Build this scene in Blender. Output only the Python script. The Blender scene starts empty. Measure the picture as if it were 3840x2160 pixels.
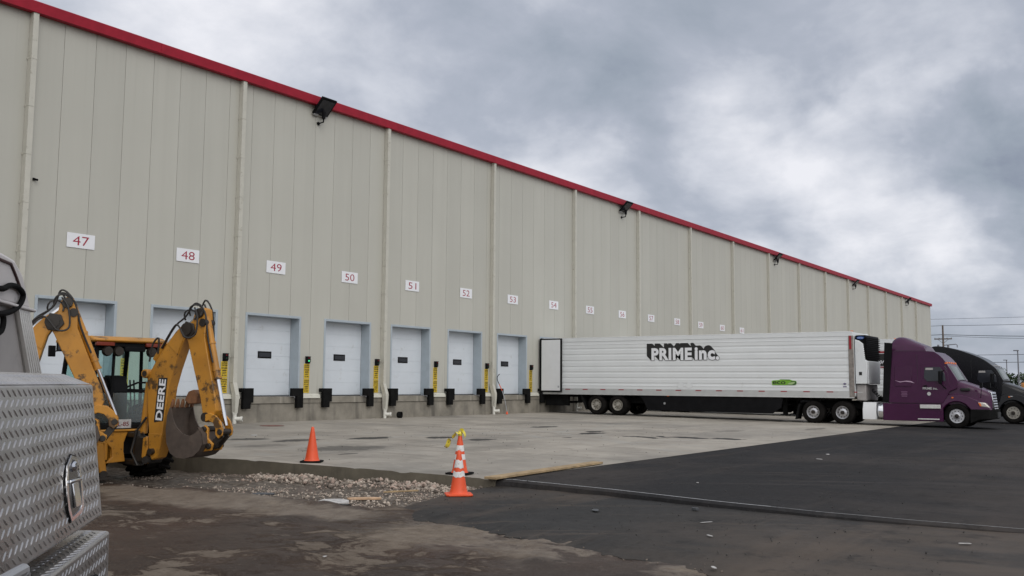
import bpy, bmesh, math, random
from mathutils import Vector, Matrix, noise as mnoise
R = math.radians
random.seed(7)
sc = bpy.context.scene
C = sc.collection

# ------------------------------------------------------------------ camera
cam = bpy.data.objects.new('camera', bpy.data.cameras.new('camera'))
C.objects.link(cam)
cam.data.sensor_width = 36.0
cam.data.lens = 34.35
cam.data.clip_start = 0.05
cam.data.clip_end = 4000
_r = Vector((0.56160408, -0.82737205, 0.00750727))
_u = Vector((-0.08568997, -0.04913544, 0.99510951))
_f = Vector((0.82295692, 0.55950086, 0.09849215))
cam.matrix_world = Matrix(((_r.x, _u.x, -_f.x, 0), (_r.y, _u.y, -_f.y, -27.826),
                           (_r.z, _u.z, -_f.z, 1.554), (0, 0, 0, 1)))
sc.camera = cam

# ------------------------------------------------------------------ view
sc.view_settings.view_transform = 'Standard'
sc.view_settings.look = 'None'
sc.view_settings.exposure = 0.0
sc.view_settings.gamma = 1.0
sc.cycles.use_denoising = True

# ------------------------------------------------------------------ world: Nishita sky under broken cloud
SUN_EL, SUN_AZ = 36, 208      # elevation, compass bearing measured from +Y clockwise
world = bpy.data.worlds.new('World')
sc.world = world
world.use_nodes = True
nt = world.node_tree
nt.nodes.clear()
def wn(t, **k):
    n = nt.nodes.new(t)
    for a, b in k.items():
        setattr(n, a, b)
    return n
def wl(a, b):
    nt.links.new(a, b)
wout = wn('ShaderNodeOutputWorld')
bg = wn('ShaderNodeBackground')
bg.inputs['Strength'].default_value = 0.1
wl(bg.outputs[0], wout.inputs[0])
sky = wn('ShaderNodeTexSky', sky_type='NISHITA', sun_disc=False)
sky.sun_elevation = R(SUN_EL)
sky.sun_rotation = R(SUN_AZ)
geo = wn('ShaderNodeTexCoord')
sep = wn('ShaderNodeSeparateXYZ')
wl(geo.outputs['Generated'], sep.inputs[0])
def wmath(op, a, b=None, c=None, clamp=False):
    n = wn('ShaderNodeMath', operation=op, use_clamp=clamp)
    for i, v in enumerate((a, b, c)):
        if v is None:
            continue
        if isinstance(v, (int, float)):
            n.inputs[i].default_value = v
        else:
            wl(v, n.inputs[i])
    return n.outputs[0]
zc = wmath('MAXIMUM', sep.outputs['Z'], 0.0)
den = wmath('ADD', zc, 0.34)
px = wmath('DIVIDE', sep.outputs['X'], den)
py = wmath('DIVIDE', sep.outputs['Y'], den)
comb = wn('ShaderNodeCombineXYZ')
wl(px, comb.inputs[0]); wl(py, comb.inputs[1])
def wnoise(vec, scale, detail, rough, dist=0.0):
    n = wn('ShaderNodeTexNoise')
    n.inputs['Scale'].default_value = scale
    n.inputs['Detail'].default_value = detail
    n.inputs['Roughness'].default_value = rough
    n.inputs['Distortion'].default_value = dist
    wl(vec, n.inputs['Vector'])
    return n
n1 = wnoise(comb.outputs[0], 1.5, 9, 0.47, 0.15)
n2 = wnoise(comb.outputs[0], 4.2, 12, 0.56, 0.2)
cl = wmath('ADD', wmath('ADD', wmath('MULTIPLY', n1.outputs['Fac'], 0.55), wmath('MULTIPLY', n2.outputs['Fac'], 0.62)), -0.055)
# cloud masses standing in fixed directions of the sky, with noise-broken edges
nd = wnoise(geo.outputs['Generated'], 5.0, 6, 0.55)
sub = wn('ShaderNodeVectorMath', operation='SUBTRACT')
wl(nd.outputs['Color'], sub.inputs[0]); sub.inputs[1].default_value = (0.5, 0.5, 0.5)
scl = wn('ShaderNodeVectorMath', operation='SCALE')
wl(sub.outputs[0], scl.inputs[0]); scl.inputs['Scale'].default_value = 0.30
addv = wn('ShaderNodeVectorMath', operation='ADD')
wl(geo.outputs['Generated'], addv.inputs[0]); wl(scl.outputs[0], addv.inputs[1])
stretch = wn('ShaderNodeVectorMath', operation='MULTIPLY')
wl(addv.outputs[0], stretch.inputs[0]); stretch.inputs[1].default_value = (1, 1, 1.5)
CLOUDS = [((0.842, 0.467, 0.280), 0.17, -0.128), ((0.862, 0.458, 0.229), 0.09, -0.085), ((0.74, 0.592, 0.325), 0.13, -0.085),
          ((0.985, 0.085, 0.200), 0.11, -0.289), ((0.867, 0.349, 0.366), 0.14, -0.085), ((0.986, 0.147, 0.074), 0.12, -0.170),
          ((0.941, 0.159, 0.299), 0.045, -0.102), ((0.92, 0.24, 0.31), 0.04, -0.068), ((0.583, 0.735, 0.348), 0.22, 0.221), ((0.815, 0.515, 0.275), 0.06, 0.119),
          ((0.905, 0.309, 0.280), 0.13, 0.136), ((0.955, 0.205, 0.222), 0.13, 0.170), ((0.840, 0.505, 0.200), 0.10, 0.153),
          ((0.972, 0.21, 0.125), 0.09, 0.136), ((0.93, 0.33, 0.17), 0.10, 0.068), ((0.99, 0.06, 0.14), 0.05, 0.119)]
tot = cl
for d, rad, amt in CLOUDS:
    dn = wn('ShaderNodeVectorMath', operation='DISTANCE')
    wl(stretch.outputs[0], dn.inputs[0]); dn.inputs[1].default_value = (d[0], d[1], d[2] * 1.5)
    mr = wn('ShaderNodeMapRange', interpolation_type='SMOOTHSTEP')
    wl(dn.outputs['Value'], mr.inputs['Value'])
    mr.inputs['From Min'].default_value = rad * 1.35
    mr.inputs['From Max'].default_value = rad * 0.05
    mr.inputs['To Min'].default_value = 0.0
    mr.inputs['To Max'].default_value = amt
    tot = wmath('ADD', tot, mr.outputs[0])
ramp = wn('ShaderNodeValToRGB')
wl(tot, ramp.inputs[0])
e = ramp.color_ramp.elements
e[0].position = 0.14; e[0].color = (0.20, 0.225, 0.31, 1)
e[1].position = 0.76; e[1].color = (0.88, 0.885, 0.935, 1)
for pos, col in ((0.32, (0.34, 0.385, 0.455, 1)), (0.47, (0.445, 0.48, 0.56, 1)), (0.61, (0.64, 0.665, 0.735, 1))):
    q = e.new(pos); q.color = col
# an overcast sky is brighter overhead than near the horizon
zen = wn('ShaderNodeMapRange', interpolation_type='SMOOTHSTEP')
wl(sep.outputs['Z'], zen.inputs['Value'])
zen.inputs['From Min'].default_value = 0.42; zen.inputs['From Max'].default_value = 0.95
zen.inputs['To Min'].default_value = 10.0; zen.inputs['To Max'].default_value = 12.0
# wide glow added to the unseen sky round the sun, to brighten wall and toolbox
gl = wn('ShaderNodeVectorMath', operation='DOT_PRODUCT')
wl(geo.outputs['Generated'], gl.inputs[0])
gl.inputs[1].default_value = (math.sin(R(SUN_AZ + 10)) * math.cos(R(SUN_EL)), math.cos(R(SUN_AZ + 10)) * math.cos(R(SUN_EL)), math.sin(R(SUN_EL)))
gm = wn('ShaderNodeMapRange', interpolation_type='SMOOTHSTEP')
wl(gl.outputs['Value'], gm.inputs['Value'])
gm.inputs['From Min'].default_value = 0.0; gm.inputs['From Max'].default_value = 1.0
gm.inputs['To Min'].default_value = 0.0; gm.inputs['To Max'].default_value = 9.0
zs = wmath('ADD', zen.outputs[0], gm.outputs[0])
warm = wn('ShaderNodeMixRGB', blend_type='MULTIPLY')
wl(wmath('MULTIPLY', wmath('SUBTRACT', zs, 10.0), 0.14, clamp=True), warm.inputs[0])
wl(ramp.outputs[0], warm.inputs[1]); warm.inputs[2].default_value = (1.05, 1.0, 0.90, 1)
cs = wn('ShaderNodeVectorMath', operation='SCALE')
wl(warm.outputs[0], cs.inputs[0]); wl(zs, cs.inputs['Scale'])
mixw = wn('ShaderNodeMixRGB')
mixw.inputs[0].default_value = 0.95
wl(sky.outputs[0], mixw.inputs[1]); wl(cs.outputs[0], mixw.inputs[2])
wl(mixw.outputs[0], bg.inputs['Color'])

sun = bpy.data.objects.new('sun', bpy.data.lights.new('sun', 'SUN'))
C.objects.link(sun)
sun.data.energy = 0.95
sun.data.angle = R(40)
sun.data.color = (1.0, 0.97, 0.92)
sd = Vector((math.sin(R(SUN_AZ)) * math.cos(R(SUN_EL)), math.cos(R(SUN_AZ)) * math.cos(R(SUN_EL)), math.sin(R(SUN_EL))))
sun.rotation_euler = sd.to_track_quat('Z', 'Y').to_euler()

# ------------------------------------------------------------------ materials
class NT:
    def __init__(s, name):
        s.m = bpy.data.materials.new(name)
        s.m.use_nodes = True
        s.t = s.m.node_tree
        s.b = s.t.nodes['Principled BSDF']
        s.co = s.n('ShaderNodeTexCoord').outputs['Object']
    def n(s, t, **k):
        q = s.t.nodes.new(t)
        for a, b in k.items():
            setattr(q, a, b)
        return q
    def l(s, a, b):
        s.t.links.new(a, b)
    def mapped(s, scale=(1, 1, 1), vec=None):
        q = s.n('ShaderNodeMapping')
        q.inputs['Scale'].default_value = scale
        s.l(vec or s.co, q.inputs['Vector'])
        return q.outputs[0]
    def noise(s, scale, detail=6, rough=0.55, vec=None, dist=0.0):
        q = s.n('ShaderNodeTexNoise')
        q.inputs['Scale'].default_value = scale
        q.inputs['Detail'].default_value = detail
        q.inputs['Roughness'].default_value = rough
        q.inputs['Distortion'].default_value = dist
        s.l(vec or s.co, q.inputs['Vector'])
        return q.outputs['Fac']
    def ramp(s, fac, stops):
        q = s.n('ShaderNodeValToRGB')
        s.l(fac, q.inputs[0])
        e = q.color_ramp.elements
        e[0].position, e[0].color = stops[0][0], (*stops[0][1], 1)
        e[1].position, e[1].color = stops[-1][0], (*stops[-1][1], 1)
        for p, c in stops[1:-1]:
            k = e.new(p); k.color = (*c, 1)
        return q.outputs[0]
    def fr(s, fac, a, b, lo=0.0, hi=1.0):
        q = s.n('ShaderNodeMapRange', interpolation_type='SMOOTHSTEP')
        s.l(fac, q.inputs[0])
        q.inputs['From Min'].default_value = a; q.inputs['From Max'].default_value = b
        q.inputs['To Min'].default_value = lo; q.inputs['To Max'].default_value = hi
        return q.outputs[0]
    def mix(s, fac, a, b, mode='MIX'):
        q = s.n('ShaderNodeMixRGB', blend_type=mode)
        for i, v in enumerate((fac, a, b)):
            if isinstance(v, (int, float)):
                q.inputs[i].default_value = v if i == 0 else (v, v, v, 1)
            elif isinstance(v, tuple):
                q.inputs[i].default_value = (*v, 1)
            else:
                s.l(v, q.inputs[i])
        return q.outputs[0]
    def math(s, op, a, b=None, clamp=False):
        q = s.n('ShaderNodeMath', operation=op, use_clamp=clamp)
        for i, v in enumerate((a, b)):
            if v is None: continue
            if isinstance(v, (int, float)): q.inputs[i].default_value = v
            else: s.l(v, q.inputs[i])
        return q.outputs[0]
    def bump(s, h, strength=0.3, dist=0.01):
        q = s.n('ShaderNodeBump')
        q.inputs['Strength'].default_value = strength
        q.inputs['Distance'].default_value = dist
        s.l(h, q.inputs['Height'])
        s.l(q.outputs[0], s.b.inputs['Normal'])
    def color(s, c):
        if isinstance(c, tuple): s.b.inputs['Base Color'].default_value = (*c, 1)
        else: s.l(c, s.b.inputs['Base Color'])
    def set(s, rough=0.5, metal=0.0, **k):
        if isinstance(rough, (int, float)): s.b.inputs['Roughness'].default_value = rough
        else: s.l(rough, s.b.inputs['Roughness'])
        s.b.inputs['Metallic'].default_value = metal
        for a, b in k.items():
            s.b.inputs[a.replace('_', ' ')].default_value = b
        return s.m

def paint(name, col, rough=0.5, metal=0.0, var=0.12, scale=3.0, dirt=None, dirt_at=(0.58, 0.75), bump=0.0, bscale=60, **k):
    t = NT(name)
    oi = t.n('ShaderNodeObjectInfo')
    sh = t.n('ShaderNodeVectorMath', operation='SCALE'); sh.inputs[0].default_value = (37, 53, 71); t.l(oi.outputs['Random'], sh.inputs['Scale'])
    ad = t.n('ShaderNodeVectorMath', operation='ADD'); t.l(t.co, ad.inputs[0]); t.l(sh.outputs[0], ad.inputs[1])
    t.co = ad.outputs[0]
    n = t.noise(scale, 7)
    dark = tuple(c * (1 - var) for c in col)
    lite = tuple(min(1, c * (1 + var)) for c in col)
    c = t.ramp(n, [(0.3, dark), (0.7, lite)])
    if dirt:
        d = t.noise(scale * 1.7, 9, 0.65)
        c = t.mix(t.fr(d, dirt_at[0], dirt_at[1]), c, dirt)
    t.color(c)
    if bump:
        t.bump(t.noise(bscale, 4), bump, 0.004)
    return t.set(rough, metal, **k)

def m_wall():
    t = NT('cream_insulated_panel')
    sx = t.n('ShaderNodeSeparateXYZ'); t.l(t.co, sx.inputs[0])
    idx = t.math('FLOOR', t.math('DIVIDE', t.math('SUBTRACT', sx.outputs[0], 16.36), 1.0625))
    w = t.n('ShaderNodeTexWhiteNoise', noise_dimensions='1D'); t.l(idx, w.inputs['W'])
    tone = t.fr(w.outputs['Value'], 0, 1, 0.965, 1.015)
    n = t.noise(1.0, 6, 0.6, t.mapped((2.2, 1, 0.07)))
    blotch = t.noise(0.35, 4, 0.5)
    c = t.ramp(n, [(0.3, (0.447, 0.440, 0.392)), (0.7, (0.472, 0.465, 0.415))])
    c = t.mix(t.fr(blotch, 0.35, 0.7, 0, 0.35), c, (0.42, 0.412, 0.366))
    # rain streaks running down from the eave and rust-brown grime above the sill
    st = t.noise(1.0, 5, 0.6, t.mapped((5.0, 1, 0.10)))
    hi = t.fr(sx.outputs[2], 9.0, 12.6)
    c = t.mix(t.math('MULTIPLY', t.fr(st, 0.5, 0.75), t.math('MULTIPLY', hi, 0.18)), c, (0.30, 0.29, 0.25))
    lo = t.fr(sx.outputs[2], 2.6, 1.1)
    c = t.mix(t.math('MULTIPLY', t.fr(st, 0.45, 0.75), t.math('MULTIPLY', lo, 0.5)), c, (0.25, 0.23, 0.18))
    tn = t.n('ShaderNodeVectorMath', operation='SCALE'); t.l(c, tn.inputs[0]); t.l(tone, tn.inputs['Scale'])
    t.color(tn.outputs[0])
    t.bump(t.noise(45, 3), 0.12, 0.004)
    return t.set(0.55)

def m_concrete_wall(name='stained_dock_concrete', damp=1.0):
    t = NT(name)
    sx = t.n('ShaderNodeSeparateXYZ'); t.l(t.co, sx.inputs[0])
    n = t.noise(1.3, 9, 0.62)
    c = t.ramp(n, [(0.25, (0.135, 0.125, 0.105)), (0.5, (0.225, 0.205, 0.17)), (0.75, (0.31, 0.285, 0.24))])
    st = t.noise(1.0, 6, 0.6, t.mapped((1.6, 1, 0.18)))
    c = t.mix(t.fr(st, 0.50, 0.68, 0, 0.75), c, (0.075, 0.068, 0.058))
    st2 = t.noise(1.0, 6, 0.6, t.mapped((4.5, 1, 0.25)))
    c = t.mix(t.fr(st2, 0.60, 0.75, 0, 0.6), c, (0.36, 0.34, 0.29))
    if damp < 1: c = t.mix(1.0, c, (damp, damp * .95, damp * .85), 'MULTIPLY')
    t.color(c)
    t.bump(t.noise(18, 8, 0.6), 0.4, 0.01)
    return t.set(0.85)

def m_slab():
    t = NT('yard_concrete')
    sx = t.n('ShaderNodeSeparateXYZ'); t.l(t.co, sx.inputs[0])
    n = t.noise(0.5, 9, 0.62)
    c = t.ramp(n, [(0.25, (0.21, 0.188, 0.160)), (0.5, (0.325, 0.296, 0.255)), (0.75, (0.42, 0.385, 0.335))])
    big = t.noise(0.16, 5, 0.55)
    c = t.mix(t.fr(big, 0.45, 0.7, 0, 0.55), c, (0.135, 0.13, 0.12))
    md = t.noise(2.4, 9, 0.68)
    c = t.mix(t.fr(md, 0.52, 0.68, 0, 0.45), c, (0.17, 0.153, 0.13))
    c = t.mix(t.fr(md, 0.46, 0.32, 0, 0.5), c, (0.36, 0.332, 0.29))
    trk = t.noise(1.0, 7, 0.6, t.mapped((1.6, 0.22, 1)), 0.3)
    c = t.mix(t.fr(trk, 0.54, 0.70, 0, 0.4), c, (0.15, 0.136, 0.117))
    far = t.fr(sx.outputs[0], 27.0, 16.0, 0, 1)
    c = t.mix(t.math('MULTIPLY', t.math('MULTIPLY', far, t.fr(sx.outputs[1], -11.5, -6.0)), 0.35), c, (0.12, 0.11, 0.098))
    rust = t.noise(0.35, 6, 0.6, t.mapped((1, 1, 1)), 0.6)
    c = t.mix(t.fr(rust, 0.60, 0.78, 0, 0.35), c, (0.20, 0.145, 0.10))
    # curved tyre rubs
    for cx, cy, r0, wid in ((31, -16, 6.0, 0.30), (31.5, -16.3, 7.9, 0.35), (22, -22, 13.0, 0.3), (22, -22, 14.9, 0.3), (40, -30, 21.5, 0.35)):
        v = t.n('ShaderNodeVectorMath', operation='DISTANCE'); t.l(t.mapped((1, 1, 0)), v.inputs[0]); v.inputs[1].default_value = (cx, cy, 0)
        wob = t.math('ADD', v.outputs['Value'], t.math('MULTIPLY', t.noise(1.5, 4), 0.5))
        a = t.math('ABSOLUTE', t.math('SUBTRACT', wob, r0 + 0.25))
        c = t.mix(t.math('MULTIPLY', t.fr(a, wid, wid * 0.2, 0, 0.55), t.fr(t.noise(0.9, 5), 0.38, 0.62)), c, (0.31, 0.30, 0.275))
    # oil and water spots
    for cx, cy, rx, ry, k in ((28.2, -11.9, .8, .36, .97), (29.2, -11.4, .6, .26, .97), (22.5, -10.0, .65, .34, .92), (22.7, -11.4, .7, .36, .85), (28.4, -15.0, .42, 1.1, .97),
                              (28.8, -16.3, .40, .6, .95), (27.6, -14.0, .3, .8, .95), (17.5, -11.1, 1.3, .8, .55), (18.5, -8.3, .9, .4, .8), (20.8, -8.9, .9, .42, .93), (18.0, -7.1, .7, .4, .75), (30.5, -8.6, .9, .4, .8), (16.2, -12.4, .35, .12, .8), (25.4, -12.6, .22, .16, .85),
                              (33.5, -14.5, 1.4, .35, .3), (36, -9, 2.0, .6, .25), (31, -6.5, 2.2, .6, .2), (20, -13.5, 1.6, .6, .2), (16.5, -9.2, .9, .4, .35), (38, -16.2, 1.2, .3, .5)):
        mp = t.n('ShaderNodeMapping', vector_type='TEXTURE'); t.l(t.co, mp.inputs['Vector'])
        mp.inputs['Location'].default_value = (cx, cy, 0); mp.inputs['Scale'].default_value = (rx, ry, 1000)
        ln = t.n('ShaderNodeVectorMath', operation='LENGTH'); t.l(mp.outputs[0], ln.inputs[0])
        dd = t.math('ADD', ln.outputs['Value'], t.math('MULTIPLY', t.math('SUBTRACT', t.noise(3.0, 8, 0.68), 0.5), 2.0))
        c = t.mix(t.fr(dd, 1.0, 0.72, 0, k), c, (0.022, 0.021, 0.02))
    # pale dusty scrape and fine speckle
    sp = t.noise(9, 6, 0.7)
    c = t.mix(t.fr(sp, 0.62, 0.72, 0, 0.4), c, (0.075, 0.07, 0.063))
    dust = t.noise(0.8, 7, 0.6, t.mapped((1, 0.35, 1)))
    c = t.mix(t.fr(dust, 0.58, 0.75, 0, 0.5), c, (0.34, 0.325, 0.295))
    t.color(c)
    # saw-cut control joints are geometry; here only grain
    t.bump(t.noise(14, 8, 0.65), 0.25, 0.008)
    return t.set(t.fr(n, 0.2, 0.8, 0.55, 0.85), 0.0, Specular_IOR_Level=0.2)

def m_asphalt(name, base, brown, worn):
    t = NT(name)
    n = t.noise(0.45, 8, 0.6)
    k = tuple(x * 0.72 for x in base); h = tuple(x * 1.25 for x in base)
    c = t.ramp(n, [(0.3, k), (0.7, h)])
    st = t.noise(1.0, 6, 0.6, t.mapped((0.16, 1.2, 1)), 0.4)
    c = t.mix(t.fr(st, 0.52, 0.72, 0, worn), c, brown)
    mr_ = t.n('ShaderNodeMapping'); t.l(t.co, mr_.inputs['Vector'])
    mr_.inputs['Rotation'].default_value = (0, 0, R(-34)); 
    st3 = t.noise(1.0, 8, 0.62, t.mapped((2.6, 0.13, 1), mr_.outputs[0]), 0.2)
    c = t.mix(t.fr(st3, 0.56, 0.70, 0, worn * .9), c, brown)
    st4 = t.noise(1.0, 7, 0.6, t.mapped((0.22, 3.2, 1)), 0.3)
    c = t.mix(t.fr(st4, 0.55, 0.68, 0, .5), c, tuple(x * .55 for x in base))
    b2 = t.noise(0.14, 5, 0.55)
    c = t.mix(t.fr(b2, 0.5, 0.66, 0, worn), c, brown)
    gr = t.noise(9, 8, 0.75)
    c = t.mix(t.fr(gr, 0.52, 0.66, 0, 0.55), c, tuple(x * .5 for x in base))
    c = t.mix(t.fr(gr, 0.47, 0.34, 0, 0.45), c, tuple(x * 1.9 for x in base))
    sy = t.n('ShaderNodeSeparateXYZ'); t.l(t.co, sy.inputs[0])
    mud = t.math('MULTIPLY', t.fr(t.math('ADD', sy.outputs[1], t.math('MULTIPLY', t.noise(0.5, 6), 3.0)), -19.5, -24.5), t.fr(t.noise(0.8, 8, 0.65, t.mapped((1, .35, 1))), 0.30, 0.62))
    c = t.mix(t.math('MULTIPLY', mud, worn), c, tuple(x * 1.15 for x in brown))
    pt = t.noise(1.7, 9, 0.68)
    c = t.mix(t.fr(pt, 0.55, 0.68, 0, 0.55), c, tuple(x * 0.50 for x in base))
    g = t.noise(28, 6, 0.85)
    c = t.mix(t.fr(g, 0.60, 0.66, 0, 0.6), c, tuple(x * 2.6 for x in base))
    t.color(c)
    t.bump(t.noise(70, 4, 0.7), 0.4, 0.008)
    return t.set(t.fr(n, 0.3, 0.7, 0.62, 0.85), 0.0, Specular_IOR_Level=0.13)

def m_dirt():
    t = NT('wet_dirt_and_old_pavement')
    n = t.noise(0.9, 9, 0.62)
    c = t.ramp(n, [(0.25, (0.026, 0.0180, 0.0135)), (0.55, (0.048, 0.033, 0.0245)), (0.8, (0.082, 0.058, 0.044))])
    dn = t.noise(2.3, 11, 0.66, t.mapped((1.0, 0.7, 1)), 0.6)
    dl = t.noise(0.42, 4, 0.5)
    dry = t.math('ADD', dn, t.math('MULTIPLY', t.math('SUBTRACT', dl, 0.5), 0.75))
    drycol = t.ramp(t.noise(5, 7, .65), [(0.3, (0.13, 0.103, 0.080)), (0.7, (0.235, 0.197, 0.158))])
    rd = t.noise(0.5, 6, 0.6)
    c = t.mix(t.fr(rd, 0.48, 0.7, 0, 0.5), c, (0.070, 0.043, 0.031))
    c = t.mix(t.fr(dry, 0.585, 0.65, 0, 0.62), c, drycol)
    fine = t.noise(7.0, 9, 0.7, t.mapped((1, .6, 1)))
    c = t.mix(t.fr(fine, 0.58, 0.66, 0, 0.45), c, drycol)
    # the pale band of drier hardened ground bordering the excavated strip
    sx = t.n('ShaderNodeSeparateXYZ'); t.l(t.co, sx.inputs[0])
    wob = t.math('MULTIPLY', t.math('SUBTRACT', t.noise(0.9, 10, 0.66), 0.5), 2.0)
    xx = t.math('ADD', sx.outputs[0], wob)
    inner = t.fr(xx, 10.75, 10.45)
    outer = t.fr(xx, 9.35, 9.8)
    yl = t.fr(sx.outputs[1], -19.2, -18.2)
    c = t.mix(t.math('MULTIPLY', t.math('MULTIPLY', inner, outer), t.math('MULTIPLY', yl, 0.8)), c, drycol)
    # crushed stone colour in the strip along the slab
    gv = t.fr(t.math('ADD', sx.outputs[0], t.math('MULTIPLY', wob, 0.6)), 10.9, 11.7)
    grav = t.ramp(t.noise(9, 9, 0.72), [(0.3, (0.045, 0.036, 0.029)), (0.50, (0.10, 0.083, 0.067)), (0.68, (0.27, 0.235, 0.195))])
    c = t.mix(t.math('MULTIPLY', gv, 0.85), c, grav)
    # narrow pale rim left where the damp has dried beside the new binder course
    rim = t.math('MULTIPLY', t.fr(xx, 8.2, 9.0), t.fr(sx.outputs[1], -19.0, -20.0))
    c = t.mix(t.math('MULTIPLY', rim, t.fr(dry, 0.38, 0.5, 0, 0.8)), c, drycol)
    sp = t.noise(30, 6, 0.75)
    c = t.mix(t.fr(sp, 0.57, 0.70, 0, 0.65), c, (0.20, 0.168, 0.138))
    c = t.mix(t.fr(sp, 0.44, 0.32, 0, 0.6), c, (0.016, 0.011, 0.008))
    t.color(c)
    t.bump(t.math('ADD', t.noise(5, 9, 0.65), t.math('MULTIPLY', t.noise(40, 5, 0.7), 0.35)), 0.6, 0.03)
    return t.set(t.fr(dry, 0.5, 0.62, 0.5, 0.9), 0.0, Specular_IOR_Level=0.13)

def m_yellow():
    t = NT('worn_yellow_paint')
    n = t.noise(2.0, 6)
    c = t.ramp(n, [(0.3, (0.42, 0.18, 0.018)), (0.7, (0.54, 0.245, 0.028))])
    film = t.noise(1.2, 7, 0.6)
    c = t.mix(t.fr(film, 0.42, 0.75, 0, 0.45), c, (0.22, 0.12, 0.035))
    d = t.noise(3.0, 10, 0.68)
    c = t.mix(t.fr(d, 0.54, 0.63, 0, 0.9), c, (0.045, 0.028, 0.016))
    d2 = t.noise(11, 8, 0.7)
    c = t.mix(t.fr(d2, 0.62, 0.70, 0, 0.8), c, (0.10, 0.042, 0.016))
    t.color(c)
    return t.set(0.42)

def m_tread_metal():
    t = NT('aluminium_tread_plate')
    n = t.noise(4, 8, 0.6)
    c = t.ramp(n, [(0.3, (0.38, 0.37, 0.368)), (0.7, (0.52, 0.508, 0.505))])
    d = t.noise(1.6, 7, 0.6, t.mapped((1, 1, 3)))
    c = t.mix(t.fr(d, 0.5, 0.66, 0, 0.6), c, (0.24, 0.225, 0.215))
    sc_ = t.noise(1.0, 8, 0.7, t.mapped((3, 3, 40)))
    c = t.mix(t.fr(sc_, 0.60, 0.72, 0, 0.35), c, (0.66, 0.65, 0.64))
    t.color(c)
    return t.set(t.fr(n, 0.3, 0.7, 0.24, 0.40), 0.8)

def m_glass(name, tint, rough=0.05, alpha=0.4):
    t = NT(name)
    tr = t.n('ShaderNodeBsdfTransparent'); tr.inputs[0].default_value = (*tint, 1)
    gl = t.n('ShaderNodeBsdfGlossy'); gl.inputs['Roughness'].default_value = rough
    gl.inputs[0].default_value = (0.8, 0.9, 0.9, 1)
    mx = t.n('ShaderNodeMixShader'); mx.inputs[0].default_value = alpha
    t.l(tr.outputs[0], mx.inputs[1]); t.l(gl.outputs[0], mx.inputs[2])
    t.l(mx.outputs[0], t.t.nodes['Material Output'].inputs[0])
    return t.m

def m_emit(name, col, st):
    t = NT(name)
    t.color(tuple(c * 0.5 for c in col))
    t.b.inputs['Emission Color'].default_value = (*col, 1)
    t.b.inputs['Emission Strength'].default_value = st
    return t.set(0.3)

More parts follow.
